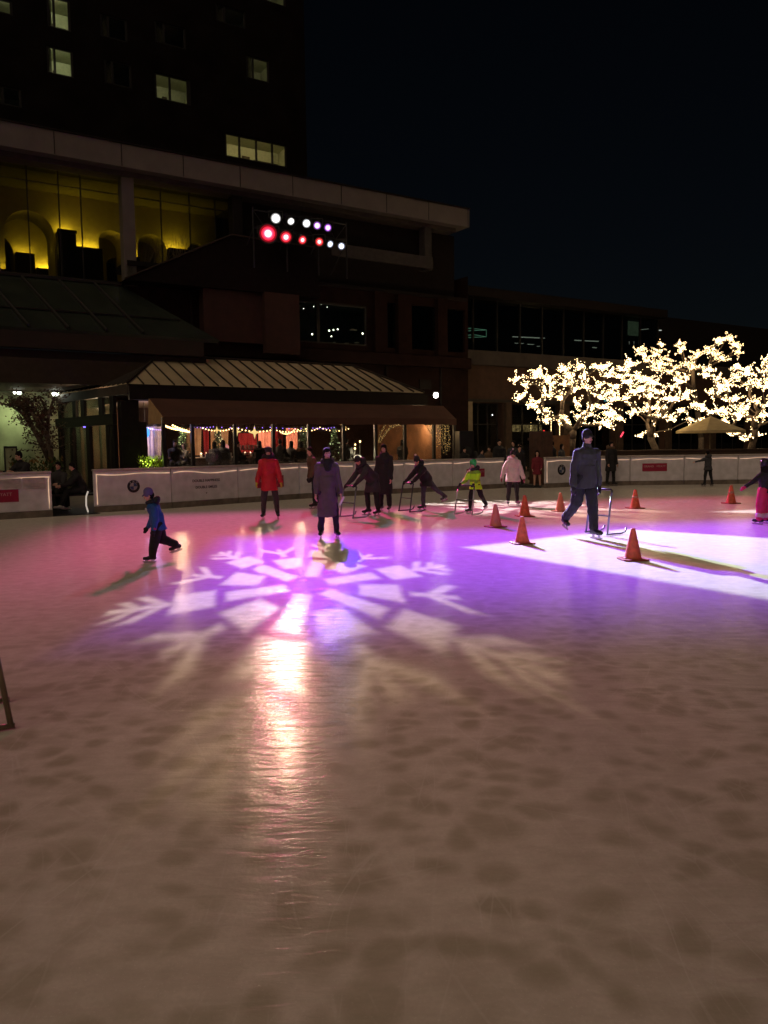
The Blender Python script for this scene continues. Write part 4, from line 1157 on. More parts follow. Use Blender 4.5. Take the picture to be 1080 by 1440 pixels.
bulb_strands('added lit branch for tree lights mirrored in the glass, above the tall dark coat', 533, 27.2, 1.75, 2.6, 1.1, 6, 1)
bulb_strands('added lit branch for mirrored tree lights near the right end, arching left', 612, 27.2, 1.9, 2.6, -.6, 5, 2)
bulb_strands('hanging curtain of tiny warm lights at the right end of the pavilion', 627, 26.6, 1.0, 2.55, 0, 9, 4, True)
bulb_strands('string-lit branch high behind the grey coat woman', 487, 29, 2.3, 2.75, -.6, 4, 5)
# tables with white things, a white counter lamp, a shelf
def table(lab, px, s, w_=1.1, things=True):
    p = fp(px, 640, s); root = bthing('cafe_table', lab, 'table', p[0], s, .5, 'cafe tables')
    m = MB(); m.box(-w_ / 2, w_ / 2, -.4, .4, .71, .75); m.build('table_top', mat('pale table top', (.30, .26, .22), .5), root, bevel=.01)
    for sx in (-1, 1):
        for sy in (-1, 1):
            m = MB(); m.tube([(sx * (w_ / 2 - .08), sy * .32, 0), (sx * (w_ / 2 - .08), sy * .32, .71)], .02, 6); m.build('leg', M_frame, root)
table('cafe table by the left posts, under the festoon lights', 285, 27.8); table('cafe table below the large star lantern', 350, 28); table('cafe table under the right-hand coral drape', 412, 28)
rg = random.Random(11)
for i, (px, lab) in enumerate(((283, 'left table'), (290, 'left table, at its right end'), (345, 'middle table'), (352, 'middle table, nearer the star'), (412, 'right-hand table'))):
    s = 27.8 if px < 300 else 28
    p = fp(px, 640, s); root = bthing('tea_light', 'small glowing tea light on the ' + lab, 'candle', p[0], s, 1.25, 'tea lights on the tables')
    m = MB(); m.lathe([(.035, 0), (.045, .09), (.001, .09)], n=10); m.build('cup', mat('white cup', (.7, .6, .55), .4), root); m = MB(); m.octa((0, 0, .13), .035); m.build('flame', emis('flame', (1, .75, .5), 8), root)
root, p = inside('white_lantern', 'bright white lantern low in the pavilion beside the bending skater', 'lantern', 503, 643, 27)
m = MB(); m.ball((0, 0, 0), .12, 1.4, 1, .8); m.build('shade', emis('white lantern glow', (1, .95, .70), 2.0), root, smooth=True); m = MB(); m.octa((.12, 0, .62), .05); m.octa((-.12, 0, .35), .05); m.octa((-.1, 0, .5), .04); m.build('bulb', M_warm, root); m = MB(); m.tube([(0, 0, -.1), (0, 0, -p[2])], .02, 5); m.tube([(-.12, .02, 0), (-.12, .02, .6)], .015, 5); m.tube([(.12, .02, 0), (.12, .02, .62)], .015, 5); m.build('stand', M_frame, root)
root, p = inside('glass_shelf', 'shelf of glassware in the middle of the pavilion behind the red coat', 'shelf', 350, 622, 27.5)
m = MB(); [m.box(-.42, .42, -.15, .15, -.28 - k * .27, -.25 - k * .27) for k in range(4)]; m.build('board', mat('shelf board', (.25, .22, .2), .5), root); m = MB(); [m.box(x, x + .03, -.15, .15, -p[2], -.2) for x in (-.46, .43)]; m.build('upright', M_frame, root)
m = MB(); [m.lathe([(.04, -.25 - k * .27), (.05, -.10 - k * .27), (.001, -.10 - k * .27)], (-.36 + .12 * j, 0, 0), 8) for k in range(3) for j in range(7)]; tag(m.build('glassware', mat('glassware', (.45, .45, .45), .25), root), kind='stuff')
root, p = inside('plant_planter', 'low lit planter of yellow-green leaves in the left corner of the pavilion', 'planter', 212, 650, 26.6)
m = MB(); m.box(-.42, .42, -.15, .15, -p[2], -.22); m.build('box', M_black, root); m = MB()
for k in range(260):
    a = rg.random() * 6.28; c = Vector((rg.uniform(-.4, .4), rg.uniform(-.14, .14), rg.uniform(-.22, .18))); d = Vector((math.cos(a), math.sin(a) * .5, .9)).normalized() * .1; e = Vector((-math.sin(a), math.cos(a), 0)) * .02; m.add([c - e, c + e, c + d], [(0, 1, 2)])
m.build('leaves', mat('yellow green leaves', (.40, .50, .05), .7), root)
m = MB(); [m.octa((rg.uniform(-.4, .4), -.16, rg.uniform(-.2, .1)), .02) for k in range(14)]; m.build('fairy_lights', emis('lime lights', (.75, 1, .12), 3.2, True), root)
# lamps' light inside
for px, py, s, e, c in ((250, 602, 27.6, 26, (1, .72, .42)), (333, 604, 28.4, 24, (1, .72, .48)), (365, 604, 28.8, 26, (1, .68, .46)), (420, 603, 29, 24, (1, .68, .44)), (455, 603, 28, 12, (1, .75, .5)), (590, 603, 28, 8, (1, .7, .4)), (212, 604, 27.4, 7, (.5, .45, 1)), (560, 603, 27.6, 7, (1, .65, .3)), (212, 645, 26.4, .35, (.7, 1, .2)), (140, 575, 30.5, 12, (1, .75, .45)), (503, 636, 26.8, 5, (1, .9, .6)), (480, 602, 29, 7, (1, .7, .35))):
    l = bpy.data.lights.new('pavilion_lamp', 'POINT'); l.energy = e * 8; l.color = c; l.shadow_soft_size = .1
    o = bpy.data.objects.new('pavilion_lamp', l); C.objects.link(o); o.location = B(*fp(px, py, s))
# downlights at the far left wall
for px, py, lab in ((27, 548, 'right one of the pair of small ceiling downlights at the far left'), (20, 549, 'left one of the pair of small ceiling downlights at the far left'), (78, 549, 'brightest ceiling downlight, above the small tree at the left')):
    s = 33.0; p = fp(px, py, s); z = 3.84
    root = bthing('downlight', lab, 'downlight', p[0], s, z, 'downlights in the left soffit'); k = .13 if px == 78 else (.08 if px == 27 else .05)
    m = MB(); m.lathe([(k * 1.2, 0.0), (k * 1.2, -.05), (k * 1.05, -.06), (.001, -.06)], n=14); m.build('housing', M_frame, root); m = MB(); m.ball((0, 0, -.1), k, 1, 1, .8); m.build('bulb', emis('downlight glow', (.95, 1, .82), 13), root, smooth=True)
    if px != 20:
        l = bpy.data.lights.new('downlight_light', 'SPOT'); l.spot_size = R(90); l.spot_blend = 1; l.energy = 60 if px == 78 else 50; l.color = (.86, 1, .58); l.shadow_soft_size = .1
        o = bpy.data.objects.new('downlight_light', l); C.objects.link(o); o.location = B(p[0] - (.9 if px == 78 else 0), s - .1, z - .22); o.rotation_euler = (V * .85 - U * .55 - Vector((0, 0, .8))).to_track_quat('-Z', 'Y').to_euler()

# ================================================================== LIT TREES
M_bark = mat('grey bark', (.10, .075, .055), .9, var=.35, scale=12, bump=.4)
M_fairy = emis('fairy light', (1, .70, .34), 12.0, True)
M_fairy2 = emis('far fairy light', (1, .66, .30), 9.0, True)
TA = [(70,215),(110,230),(130,310),(90,285),(165,175),(150,200),(200,215,1.5),(215,240,1.3),(185,270),(150,300),(180,340),(190,372,.8),(240,365),(265,385),(270,170),(285,200,1.6),(270,230),(330,160),(345,200,1.5),(300,255),(360,245),(260,290),(315,305),(330,360),(360,352),(340,390),(400,160),(425,160),(440,195),(405,235),(370,320),(420,320),(450,350),(480,365),(410,385),(430,390),(410,280),(445,345)]
TB = [(500,165),(490,200,1.2),(535,145),(520,220,1.2),(560,200,1.6),(600,210,1.6),(630,225,1.5),(580,240,1.4),(545,260),(510,290),(470,240),(460,290),(460,265),(640,265),(600,280),(680,285),(710,290,1.5),(700,240),(730,220),(745,270,1.4),(540,340),(570,335),(610,325),(650,325),(690,365),(720,335,.8),(650,355),(770,370,.7),(800,310),(570,435,.5),(615,425,.7),(625,360),(590,255)]
TC = [(830,190,1.3),(850,175),(870,210),(880,240),(920,230,1.4),(900,250,1.2),(850,265),(950,160),(960,200,1.2),(985,170),(920,290),(950,290),(1000,190),(1010,230,1.3),(1040,220,1.3),(1060,180),(1070,130),(1070,240),(1030,300),(1070,310),(1000,320),(980,350),(1060,355),(940,350),(900,345),(860,340),(820,335),(830,375,.7),(880,335),(910,380,.8),(950,370,.7),(1020,365,.7),(940,430,.8),(1000,440,.5),(1020,430,.7),(1045,430,.6),(980,450,.4),(960,325),(1100,230,1.4),(1120,300,1.3),(1110,180),(1130,370)]
TD = [(560,95),(575,105),(590,115),(605,135),(655,70),(640,95),(635,110),(650,150),(680,130),(665,150),(700,160),(725,65),(730,100),(735,85),(770,150),(750,150),(790,120),(750,180),(780,170),(870,110),(850,80),(870,60),(890,60),(910,45),(930,50),(950,70),(960,80),(965,100),(850,100),(885,125),(900,130),(620,150),(710,190),(690,180),(800,110),(745,200),(640,170)]
def zoom7(p): return (700 + .3519 * p[0], 460 + .3519 * p[1])
def lit_tree(lab, foot, Y, clusters, seed, mt, dens=104, brad=.0145, spread=1.3, fork=1.9, depth=1.4):
    rg = random.Random(seed)
    base = atY(foot[0], foot[1], Y); base.z = 0
    root = thing('lit_tree', lab, 'tree', base, 0, 'trees wrapped in fairy lights')
    nodes = [Vector((0, 0, 0)), Vector((rg.uniform(-.1, .1), rg.uniform(-.1, .1), fork * .55)), Vector((rg.uniform(-.2, .2), rg.uniform(-.2, .2), fork))]
    rad = [.17, .14, .12]; par = [-1, 0, 1]
    pts = []
    for c in clusters:
        k = c[2] if len(c) > 2 else 1
        P = atY(*zoom7(c), Y + rg.gauss(0, depth * .5)) - base
        pts.append((P, k))
    top = nodes[2]
    pts.sort(key=lambda a: (a[0] - top).length)
    wood = MB(); L_ = MB(); load = {}
    segs = []
    for P, k in pts:
        best = None
        for i, n in enumerate(nodes):
            if i < 1: continue
            d = (n - P).length + .45 * (n - top).length
            if best is None or d < best[0]: best = (d, i)
        i = best[1]; n = nodes[i]
        mid = n.lerp(P, .5) + Vector((rg.gauss(0, .09), rg.gauss(0, .09), rg.uniform(-.14, .05)))
        nodes.append(mid); par.append(i); mi = len(nodes) - 1
        nodes.append(P); par.append(mi)
    cnt = [0] * len(nodes)
    for j in range(len(nodes) - 1, 0, -1):
        cnt[j] += 1; cnt[par[j]] += cnt[j]
    rr = [max(.014, min(.15, .014 * math.sqrt(c) * 1.25)) for c in cnt]
    rr[0] = .17
    for j in range(1, len(nodes)):
        a, b = nodes[par[j]], nodes[j]
        q = [a, a.lerp(b, .5) + Vector((rg.gauss(0, .025), rg.gauss(0, .025), rg.gauss(0, .02))), b]
        r0 = rr[par[j]] if par[j] < 2 else min(rr[par[j]], rr[j] * 1.35)
        wood.tube(q, [r0, (r0 + rr[j]) / 2, rr[j]], 7, True)
    for P, k in pts:                            # twigs and their wound lights
        for tw in range(int(6 * k) + 1):
            d = Vector((rg.gauss(0, 1.25), rg.gauss(0, 1.0), rg.gauss(.12, .6))).normalized(); ln = rg.uniform(.14, .36) * spread * k ** .5
            e = P + d * ln + Vector((0, 0, rg.uniform(-.02, .08)))
            wood.tube([P, P.lerp(e, .5) + Vector((rg.gauss(0, .02), 0, .02)), e], [.010, .007, .004], 4, False)
            for b in range(int(dens / 6)):
                x = P.lerp(e, rg.uniform(.0, 1.08)) + Vector((rg.gauss(0, .035), rg.gauss(0, .035), rg.gauss(0, .035)))
                L_.octa(x, brad * rg.uniform(.6, 1.2))
    for j in range(3, len(nodes)):              # sparse lights along the limbs
        if rg.random() < .5:
            a, b = nodes[par[j]], nodes[j]
            for k in range(4): L_.octa(a.lerp(b, .4 + .6 * rg.random()) + Vector((rg.gauss(0, .03), rg.gauss(0, .03), rg.gauss(0, .03))), brad * .6)
    wood.build('trunk', M_bark, root, smooth=True)
    tag(L_.build('fairy_lights', mt, root), kind='stuff')
    for q in range(3):                          # what the bulbs together throw on trunk, wall and people
        c = sum((p for p, k in pts[q::3]), Vector()) / len(pts[q::3])
        l = bpy.data.lights.new('fairy_glow', 'POINT'); l.energy = 34; l.color = (1, .66, .34); l.shadow_soft_size = .7
        o = bpy.data.objects.new('fairy_glow', l); C.objects.link(o); o.location = base + c + Vector((0, 0, -.1))
    return root
lit_tree('low wide tree with dense white fairy lights, behind the tall man', (803, 640), 33.5, TA, 21, M_fairy, fork=1.75)
lit_tree('lit tree in the middle with the densest fairy lights, left of the parasol', (922, 640), 34.5, TB, 22, M_fairy, fork=1.8)
lit_tree('lit tree with low-hanging clusters at the right edge, beside the parasol', (1053, 640), 36, TC, 23, M_fairy, fork=1.7)
lit_tree('tallest lit tree, behind the others, with finer amber lights at its top', (985, 640), 45, TD, 24, M_fairy2, dens=100, brad=.016, spread=1.3, fork=3.2, depth=1.0)

# parasol
P = atY(998, 640, 33.2); P.z = 0
root = thing('parasol', 'open cream parasol under the lit trees at the right', 'parasol', P, .3)
m = MB(); n = 8; rim = 1.35; vs = [(0, 0, 2.62)]; fs = []
for k in range(n): a = k * 2 * math.pi / n; vs.append((rim * math.cos(a), rim * math.sin(a), 2.02))
for k in range(n): a = (k + .5) * 2 * math.pi / n; vs.append((rim * .5 * math.cos(a), rim * .5 * math.sin(a), 2.28))
for k in range(n):
    k2 = (k + 1) % n; fs += [(0, 1 + k, 9 + k), (0, 9 + k, 1 + k2), (9 + k, 1 + k, 1 + k2)]
m.add(vs, fs)
for k in range(n):
    a = k * 2 * math.pi / n; a2 = (k + 1) * 2 * math.pi / n; p0 = (rim * math.cos(a), rim * math.sin(a), 2.02); p1 = (rim * math.cos(a2), rim * math.sin(a2), 2.02)
    m.quad(p0, p1, (p1[0], p1[1], 1.92), (p0[0], p0[1], 1.92))
m.build('canopy', mat('cream canvas', (.42, .33, .17), .85, var=.1), root)
m = MB(); m.tube([(0, 0, 0), (0, 0, 2.7)], .03, 8); m.build('pole', M_column, root)
m = MB(); [m.tube([(0, 0, 2.0), (rim * .9 * math.cos(k * math.pi / 4), rim * .9 * math.sin(k * math.pi / 4), 2.06)], .012, 4) for k in range(8)]; m.build('rib', M_column, root)
m = MB(); m.lathe([(.3, 0), (.3, .06), (.06, .09)], n=16); m.build('base', M_black, root)

# low brown hedge/planter rail behind the right-hand barrier
root = thing('terrace_planter', 'long low dark wooden planter behind the right-hand barrier', 'planter', (7.6, 30.6, 0), 0)
m = MB(); m.box(0, 11.5, 0, .5, 0, 1.22); m.box(-.02, 11.52, -.04, .54, 1.222, 1.28); m.build('box', mat('planter wood', (.045, .025, .016), .8, var=.3, scale=3), root)

# small autumn tree at the left, in front of the lit wall
def leaf_tree(lab, foot, Y, tips, seed):
    rg = random.Random(seed); base = atY(*foot, Y); base.z = 0
    root = thing('small_tree', lab, 'tree', base, 0); wood = MB(); lf = MB()
    for path in tips:
        pts = [atY(px, py, Y + (rg.gauss(0, .25) if i else 0)) - base for i, (px, py) in enumerate(path)]
        pts[0].z = max(0, pts[0].z) if pts[0].z > .3 else 0
        n = len(pts); wood.tube(pts, [.085 - .07 * i / (n - 1) for i in range(n)], 7)
        for i in range(1, n):
            for b in range(7):
                a = pts[i - 1].lerp(pts[i], rg.random()); 
                if a.z < 1.55: continue
                e = a + Vector((rg.gauss(0, .30), rg.gauss(0, .3), rg.gauss(.08, .17))); wood.tube([a, e], [.012, .004], 4, False)
                for k in range(17):
                    c = a.lerp(e, rg.uniform(.2, 1.2)) + Vector((rg.gauss(0, .06), rg.gauss(0, .06), rg.gauss(0, .05)))
                    d = Vector((rg.gauss(0, 1), rg.gauss(0, 1), rg.gauss(-.3, .7))).normalized() * rg.uniform(.035, .06); f = d.cross(Vector((rg.gauss(0, 1), rg.gauss(0, 1), rg.gauss(0, 1)))).normalized() * .022
                    lf.add([c - f, c + d * .5 - f * 1.2, c + d, c + d * .5 + f * 1.2, c + f], [(0, 1, 2, 3, 4)])
    wood.build('trunk', M_bark, root, smooth=True); lf.build('foliage', mat('dry brown leaves', (.075, .042, .022), .8, var=.4, scale=20), root)
leaf_tree('small leafy tree with a forked trunk at the left, before the green-lit wall', (75, 668), 23.0,
          [[(75, 668), (72, 640), (66, 612), (58, 590), (48, 572), (38, 560)], [(72, 640), (66, 612), (68, 585), (74, 565), (78, 556)],
           [(70, 648), (58, 622), (44, 598), (30, 580), (14, 570), (-2, 566)], [(66, 612), (50, 588), (40, 572), (24, 560)], [(58, 590), (64, 574), (56, 558)], [(44, 598), (36, 578), (20, 566)]], 5)

# ---- things on the terrace at the far left
root = thing('standing_sign', 'thin dark framed display stand before the green-lit wall at the far left', 'display stand', (atY(16, 660, 24.5).x, 24.5, 0), .25)
m = MB(); [m.box(x, x + .04, 0, .04, .0, 1.72) for x in (-.19, .15)]; m.box(-.15, .15, 0, .04, 1.66, 1.72); m.box(-.15, .15, 0, .04, .84, .9); m.build('frame', M_frame, root); m = MB(); m.box(-.148, .148, .015, .025, .9, 1.66); m.build('panel', mat('clear panel', (.25, .27, .17), .3), root); m = MB(); m.box(-.25, .25, -.15, .2, 0, .03); m.build('base', M_frame, root)
root = thing('planter_box', 'low dark planter with coloured leaves behind the barrier at the left', 'planter', (atY(52, 655, 21.2).x, 21.2, 0), .5); rg = random.Random(2)
m = MB(); m.box(-.7, .7, -.2, .2, 0, .98); m.build('box', M_black, root); m = MB()
for k in range(300):
    a = rg.random() * 6.28; c = Vector((rg.uniform(-.65, .65), rg.uniform(-.18, .18), 1.0 + rg.random() * .26 * (1 + .6 * math.sin(k * .01)))); d = Vector((math.cos(a), math.sin(a) * .6, .8)).normalized() * .12; e = Vector((-math.sin(a), math.cos(a), 0)) * .03
    m.cur = 0 if rg.random() < .8 else 1; m.add([c - e, c + e, c + d], [(0, 1, 2)])
m.build('leaves', [mat('green shrub leaves', (.05, .085, .02), .7, var=.4), mat('amber leaves', (.22, .12, .03), .7)], root)
for name, lab, loc, rz, L0 in (('gate_bench', 'dark bench inside the left rink gate, where someone sits', (-8.0, 20.45, 0), .5, .95),):
    root = thing(name, lab, 'bench', loc, rz); m = MB(); m.box(-L0, L0, -.2, .2, .42, .47); m.build('seat', M_black, root, bevel=.01)
    for sx in (-1, 1): m = MB(); m.box(sx * (L0 - .1) - .03, sx * (L0 - .1) + .03, -.18, .18, 0, .42); m.build('leg', M_black, root)
root = thing('rubber_mat_shade', 'dark rubber mat in the left rink gate, stretched back as painted shade', 'mat', (-7.72, 19.75, .003), .6)
m = MB(); m.box(-1.1, .55, -.35, 4.2, 0, .012); m.build('mat', M_black, root)  # drawn out far behind the gate; its black stands in for shade
root = thing('gate_step', 'dark step in the right-hand rink opening', 'step', (5.05, 28.95, 0), -.3); m = MB(); m.box(-.62, .62, 0, .8, 0, .1); m.build('tread', M_black, root, bevel=.01); m = MB(); m.box(-.62, .62, -.03, -.002, 0, .09); m.build('riser', M_frame, root)
root = thing('white_hoop', 'small white curved tube leaning beside the left gate panel', 'tube', (-7.46, 20.02, 0), .7)
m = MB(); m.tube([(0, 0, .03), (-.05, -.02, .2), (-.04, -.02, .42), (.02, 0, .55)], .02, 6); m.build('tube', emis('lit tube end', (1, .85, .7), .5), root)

# ================================================================== CONES
M_cone = mat('orange cone plastic', (.58, .105, .055), .5, var=.28, scale=14)
M_cone_old = mat('faded cone plastic', (.62, .20, .13), .55, var=.12, scale=9)
M_conebase = mat('cone base rubber', (.30, .04, .025), .6, var=.3, scale=10)
def cone_thing(lab, x, y, h, rz, old=False, band=False):
    root = thing('traffic_cone', lab, 'traffic cone', (x, y, 0), rz, 'traffic cones on the ice'); k = h / .46
    m = MB(); m.lathe([(.135 * k, .022), (.125 * k, .03), (.118 * k, .05), (.034 * k, .44 * k), (.030 * k, .455 * k), (.018 * k, .46 * k), (.012 * k, .455 * k)], n=26); m.build('body', M_cone_old if old else M_cone, root, smooth=True)
    m = MB(); w_ = .19 * k; c = .05
    m.prism([(-w_, -w_ + c, 0), (-w_ + c, -w_, 0), (w_ - c, -w_, 0), (w_, -w_ + c, 0), (w_, w_ - c, 0), (w_ - c, w_, 0), (-w_ + c, w_, 0), (-w_, w_ - c, 0)], (0, 0, .022)); m.build('base', M_conebase, root, bevel=.006)
    if band: m = MB(); m.lathe([(.0785 * k, .255 * k), (.0665 * k, .31 * k), (.062 * k, .31 * k), (.074 * k, .255 * k)], n=26); m.build('stripe', mat('pale cone stripe', (.55, .28, .22), .5), root, smooth=True)
for a in (('orange cone at the left tip of the bright white light patch', 2.25, 12.92, .44, .2), ('pale-looking orange cone nearest the child in the green helmet', 2.18, 15.5, .45, .5, True),
          ('orange cone just behind the one at the tip of the white light patch', 3.13, 17.66, .47, .1), ('faded pinkish cone half hidden beyond the tall man\'s back leg', 4.18, 18.81, .44, .6, True),
          ('nearest and largest orange cone, in the white light patch right of the tall man', 3.45, 10.97, .44, .1), ('red-orange cone standing alone on the pink ice right of the tall man', 6.12, 19.34, .46, .3, False, True),
          ('red-orange cone nearest the child in pink trousers', 8.95, 20.48, .47, .4, False, True)):
    cone_thing(*a)

# ================================================================== SKATING AIDS
M_tube = mat('painted steel tube', (.20, .20, .26), .35, metal=.3, var=.15)
M_tubed = mat('dark steel tube', (.05, .05, .06), .4, metal=.3, var=.2)
def skating_aid(lab, loc, rz, h=.80, w_=.46, m_=None):
    m_ = m_ or M_tube
    root = thing('skating_aid', lab, 'skating aid', loc, rz, 'skating aids')
    m = MB(); m.tube([(-w_ / 2, .02, h - .10), (-w_ / 2, .0, h - .02), (-w_ / 2 + .03, 0, h), (w_ / 2 - .03, 0, h), (w_ / 2, 0, h - .02), (w_ / 2, .02, h - .10)], .018, 8); m.build('handlebar', M_tubed, root, smooth=True)
    for sx in (-1, 1):
        m = MB(); m.tube([(sx * w_ / 2, .02, h - .09), (sx * (w_ / 2 + .02), .12, .02)], .017, 8); m.build('leg', m_, root, smooth=True)
        m = MB(); m.tube([(sx * (w_ / 2 + .02), .14, .022), (sx * (w_ / 2 + .02), -.22, .022), (sx * (w_ / 2 + .02), -.30, .05), (sx * (w_ / 2 + .02), -.33, .12)], .016, 8); m.build('runner', m_, root, smooth=True)
    m = MB(); m.tube([(-w_ / 2 - .01, .08, .34), (w_ / 2 + .01, .08, .34)], .012, 6); m.build('cross_bar', M_tubed, root)
    return root

# ================================================================== PEOPLE
M_skin = mat('skin', (.56, .33, .25), .6, var=.06, scale=20)
M_eye = mat('dark eye', (.015, .01, .01), .3)
M_lip = mat('lips', (.30, .10, .085), .5)
M_hair = mat('black hair', (.010, .008, .008), .85, var=.5, scale=30, spec=.12)
M_blade = mat('skate blade', (.5, .5, .52), .25, metal=.9, var=.05)
M_boot = mat('black skate boot', (.014, .013, .014), .4, var=.3)
def cloth(name, col, rough=.85, var=.16): return mat(name, col, rough, var=var, scale=9, bump=.25)

def fig(label, loc, rz, H, group=None, *, child=0.0, lean=0, hpitch=0, hyaw=0, side=0,
        aL=(5, 8, 8), aR=(5, 8, 8), lL=(0, 4, 3), lR=(0, 4, 3), seat=None, width=1.0,
        coat=None, coat_len=.5, flare=1.15, coat_puff=1.0, trousers=None, hat=None, hatm=None, hair='short', hairm=None,
        gloves=None, scarf=None, skates=True, bootm=None, shoem=None, res=.012, lift=0, hood=None, torso_yaw=0, hide_legs=False, extra=None):
    """A person facing local -Y.  Arms and legs are (forward, outward, bend) in degrees."""
    root = thing('person', label, 'person', loc, R(rz), group)
    k = H
    hh = (.132 + .045 * child) * k                   # head height
    legk = .49 - .035 * child
    thigh, shank, foot = legk * .5 * k, legk * .5 * k * .98, .04 * k
    sw = (.097 + .006 * child) * k * width; hw = .050 * k * width
    bl = min(.085, .052 * H) if skates else 0.0
    la = R(lean)
    Up = Vector((R(side), -math.sin(la), math.cos(la))).normalized()
    Fw = Vector((0, -math.cos(la), -math.sin(la)))
    X1 = Vector((1, 0, 0))
    def legpts(a, sx):
        f, o, kn = R(a[0]), R(a[1]), R(a[2])
        d1 = Vector((sx * math.sin(o), -math.sin(f) * math.cos(o), -math.cos(f) * math.cos(o)))
        f2 = f - kn; o2 = o * .6
        d2 = Vector((sx * math.sin(o2), -math.sin(f2) * math.cos(o2), -math.cos(f2) * math.cos(o2)))
        hip = Vector((sx * hw, 0, 0)); knee = hip + d1 * thigh; ank = knee + d2 * shank
        t = f2 * .9 if kn > 25 or skates is False and abs(f2) > .6 else f2 * .25
        fd = Vector((sx * .18, -math.cos(t), math.sin(t))).normalized()
        dn = Vector((0, -math.sin(t), -math.cos(t)))
        return hip, knee, ank, fd, dn
    LL = legpts(lL, 1); LR = legpts(lR, -1)
    if seat is not None: pz = seat + .07 * k
    else: pz = max(-(l[2].z + l[4].z * (foot + bl)) for l in (LL, LR)) + lift
    P = Vector((0, 0, pz))
    LL = [LL[0] + P, LL[1] + P, LL[2] + P, LL[3], LL[4]]; LR = [LR[0] + P, LR[1] + P, LR[2] + P, LR[3], LR[4]]
    tl = (.298 - .005 * child) * k
    waist = P + Up * tl * .38; chest = P + Up * tl * .72; nb = P + Up * tl
    tyw = Matrix.Rotation(R(torso_yaw), 3, Up)
    SX = tyw @ X1; FWt = tyw @ Fw
    ha = R(lean * .35 + hpitch)
    Hu = Vector((R(side) * .5, -math.sin(ha), math.cos(ha))).normalized()
    Hf0 = Vector((0, -math.cos(ha), -math.sin(ha)))
    HY = Matrix.Rotation(R(hyaw), 3, Hu); HX = HY @ X1; Hf = HY @ Hf0
    hc = nb + Hu * (.022 * k + hh * .52) + Hf0 * hh * .06
    def head(x, y, z): return hc + HX * (x * hh) + Hf * (y * hh) + Hu * (z * hh)
    def armpts(a, sx):
        s = nb - Up * .058 * k + SX * (sx * sw)
        f, o, e = R(a[0]), R(a[1]), R(a[2])
        la2 = 0
        d1 = Vector((sx * math.sin(o), -math.sin(f) * math.cos(o), -math.cos(f) * math.cos(o)))
        f2 = f + e; o2 = o * (a[3] if len(a) > 3 else .7)
        o2 = max(-1.5, min(1.5, o2))
        d2 = Vector((sx * math.sin(o2), -math.sin(f2) * math.cos(o2), -math.cos(f2) * math.cos(o2)))
        el = s + tyw @ d1 * .168 * k; wr = el + tyw @ d2 * .142 * k
        return s, el, wr, tyw @ d2
    AL = armpts(aL, 1); AR = armpts(aR, -1)
    ch = child
    # ---- the body: one continuous skin
    b = MB()
    b.cap(P, .078 * k * width, waist, .068 * k * width, 1.12, .80, side=X1); b.cap(waist, .068 * k * width, chest, .080 * k * width, 1.12, .78, side=SX)
    b.cap(chest, .074 * k * width, nb - Up * .035 * k, .038 * k, 1.15, .8, side=SX)
    b.cap(nb - Up * .02 * k, .034 * k, hc - Hu * hh * .30, .031 * k)
    b.cap(head(0, -.03, -.02), .30 * hh, head(0, -.05, .18), .31 * hh, .98, 1.12, side=HX)      # skull
    b.cap(head(0, .10, -.10), .24 * hh, head(0, .13, -.33), .155 * hh, 1.0, .92, side=HX)       # face and jaw
    b.cap(head(0, .30, .02), .035 * hh, head(0, .385, -.13), .052 * hh)                          # nose
    b.cap(head(-.13, .27, .09), .05 * hh, head(.13, .27, .09), .05 * hh)                         # brow
    b.cap(head(-.07, .27, -.27), .045 * hh, head(.07, .27, -.27), .045 * hh)                     # mouth
    for sx in (-1, 1): b.cap(head(sx * .31, -.05, .04), .05 * hh, head(sx * .30, -.03, -.12), .04 * hh)
    def hand(m, A, sx, g=1.0):
        w_, d = A[2], A[3]; s = .0225 * k * (1 + .1 * ch)
        n = (SX * (-sx)).normalized(); n = (n - d * n.dot(d)).normalized()      # palm faces the thigh
        f = d.cross(n).normalized()
        if f.dot(FWt) < 0: f = -f
        m.cap(w_, s * .78 * g, w_ + d * s * 1.9, s * .95 * g, .62, 1.15, side=n)
        kn = w_ + d * s * 2.3
        for i in range(4):
            off = f * (s * (.82 - .54 * i)); ln = s * (1.55, 1.8, 1.65, 1.25)[i]
            p0 = kn + off; p1 = p0 + (d + n * .35).normalized() * ln * .55; p2 = p1 + (d * .8 + n * .9).normalized() * ln * .55
            r = s * .235 * g
            m.cap(p0 - d * s * .3, r * 1.05, p1, r, n=8); m.cap(p1, r, p2, r * .8, n=8)
        t0 = w_ + d * s * .7 + f * s * .7; t1 = t0 + (f * .8 + d * .75 + n * .2).normalized() * s * 1.0; t2 = t1 + (d + f * .15 + n * .35).normalized() * s * .9
        m.cap(t0, s * .34 * g, t1, s * .28 * g, n=8); m.cap(t1, s * .28 * g, t2, s * .22 * g, n=8)
    for A, sx in ((AL, 1), (AR, -1)):
        b.cap(chest + Up * .03 * k, .04 * k, A[0] - Up * .008 * k, .030 * k); b.cap(A[0] - Up * .006 * k, .030 * k, A[1], .024 * k); b.cap(A[1], .024 * k, A[2], .0175 * k)
        hand(b, A, sx)
    if not hide_legs:
        for Lg in (LL, LR):
            b.cap(Lg[0], .056 * k, Lg[1], .036 * k); b.cap(Lg[1], .036 * k, Lg[2], .022 * k)
            b.cap(Lg[2] + Lg[4] * foot * .4, .018 * k, Lg[2] + Lg[4] * foot * .7 + Lg[3] * .060 * k, .011 * k)
    eyes = [head(s * .13, .34, .015) for s in (-1, 1)]; brows = [head(s * .14, .34, .10) for s in (-1, 1)]; mouth = head(0, .32, -.27)
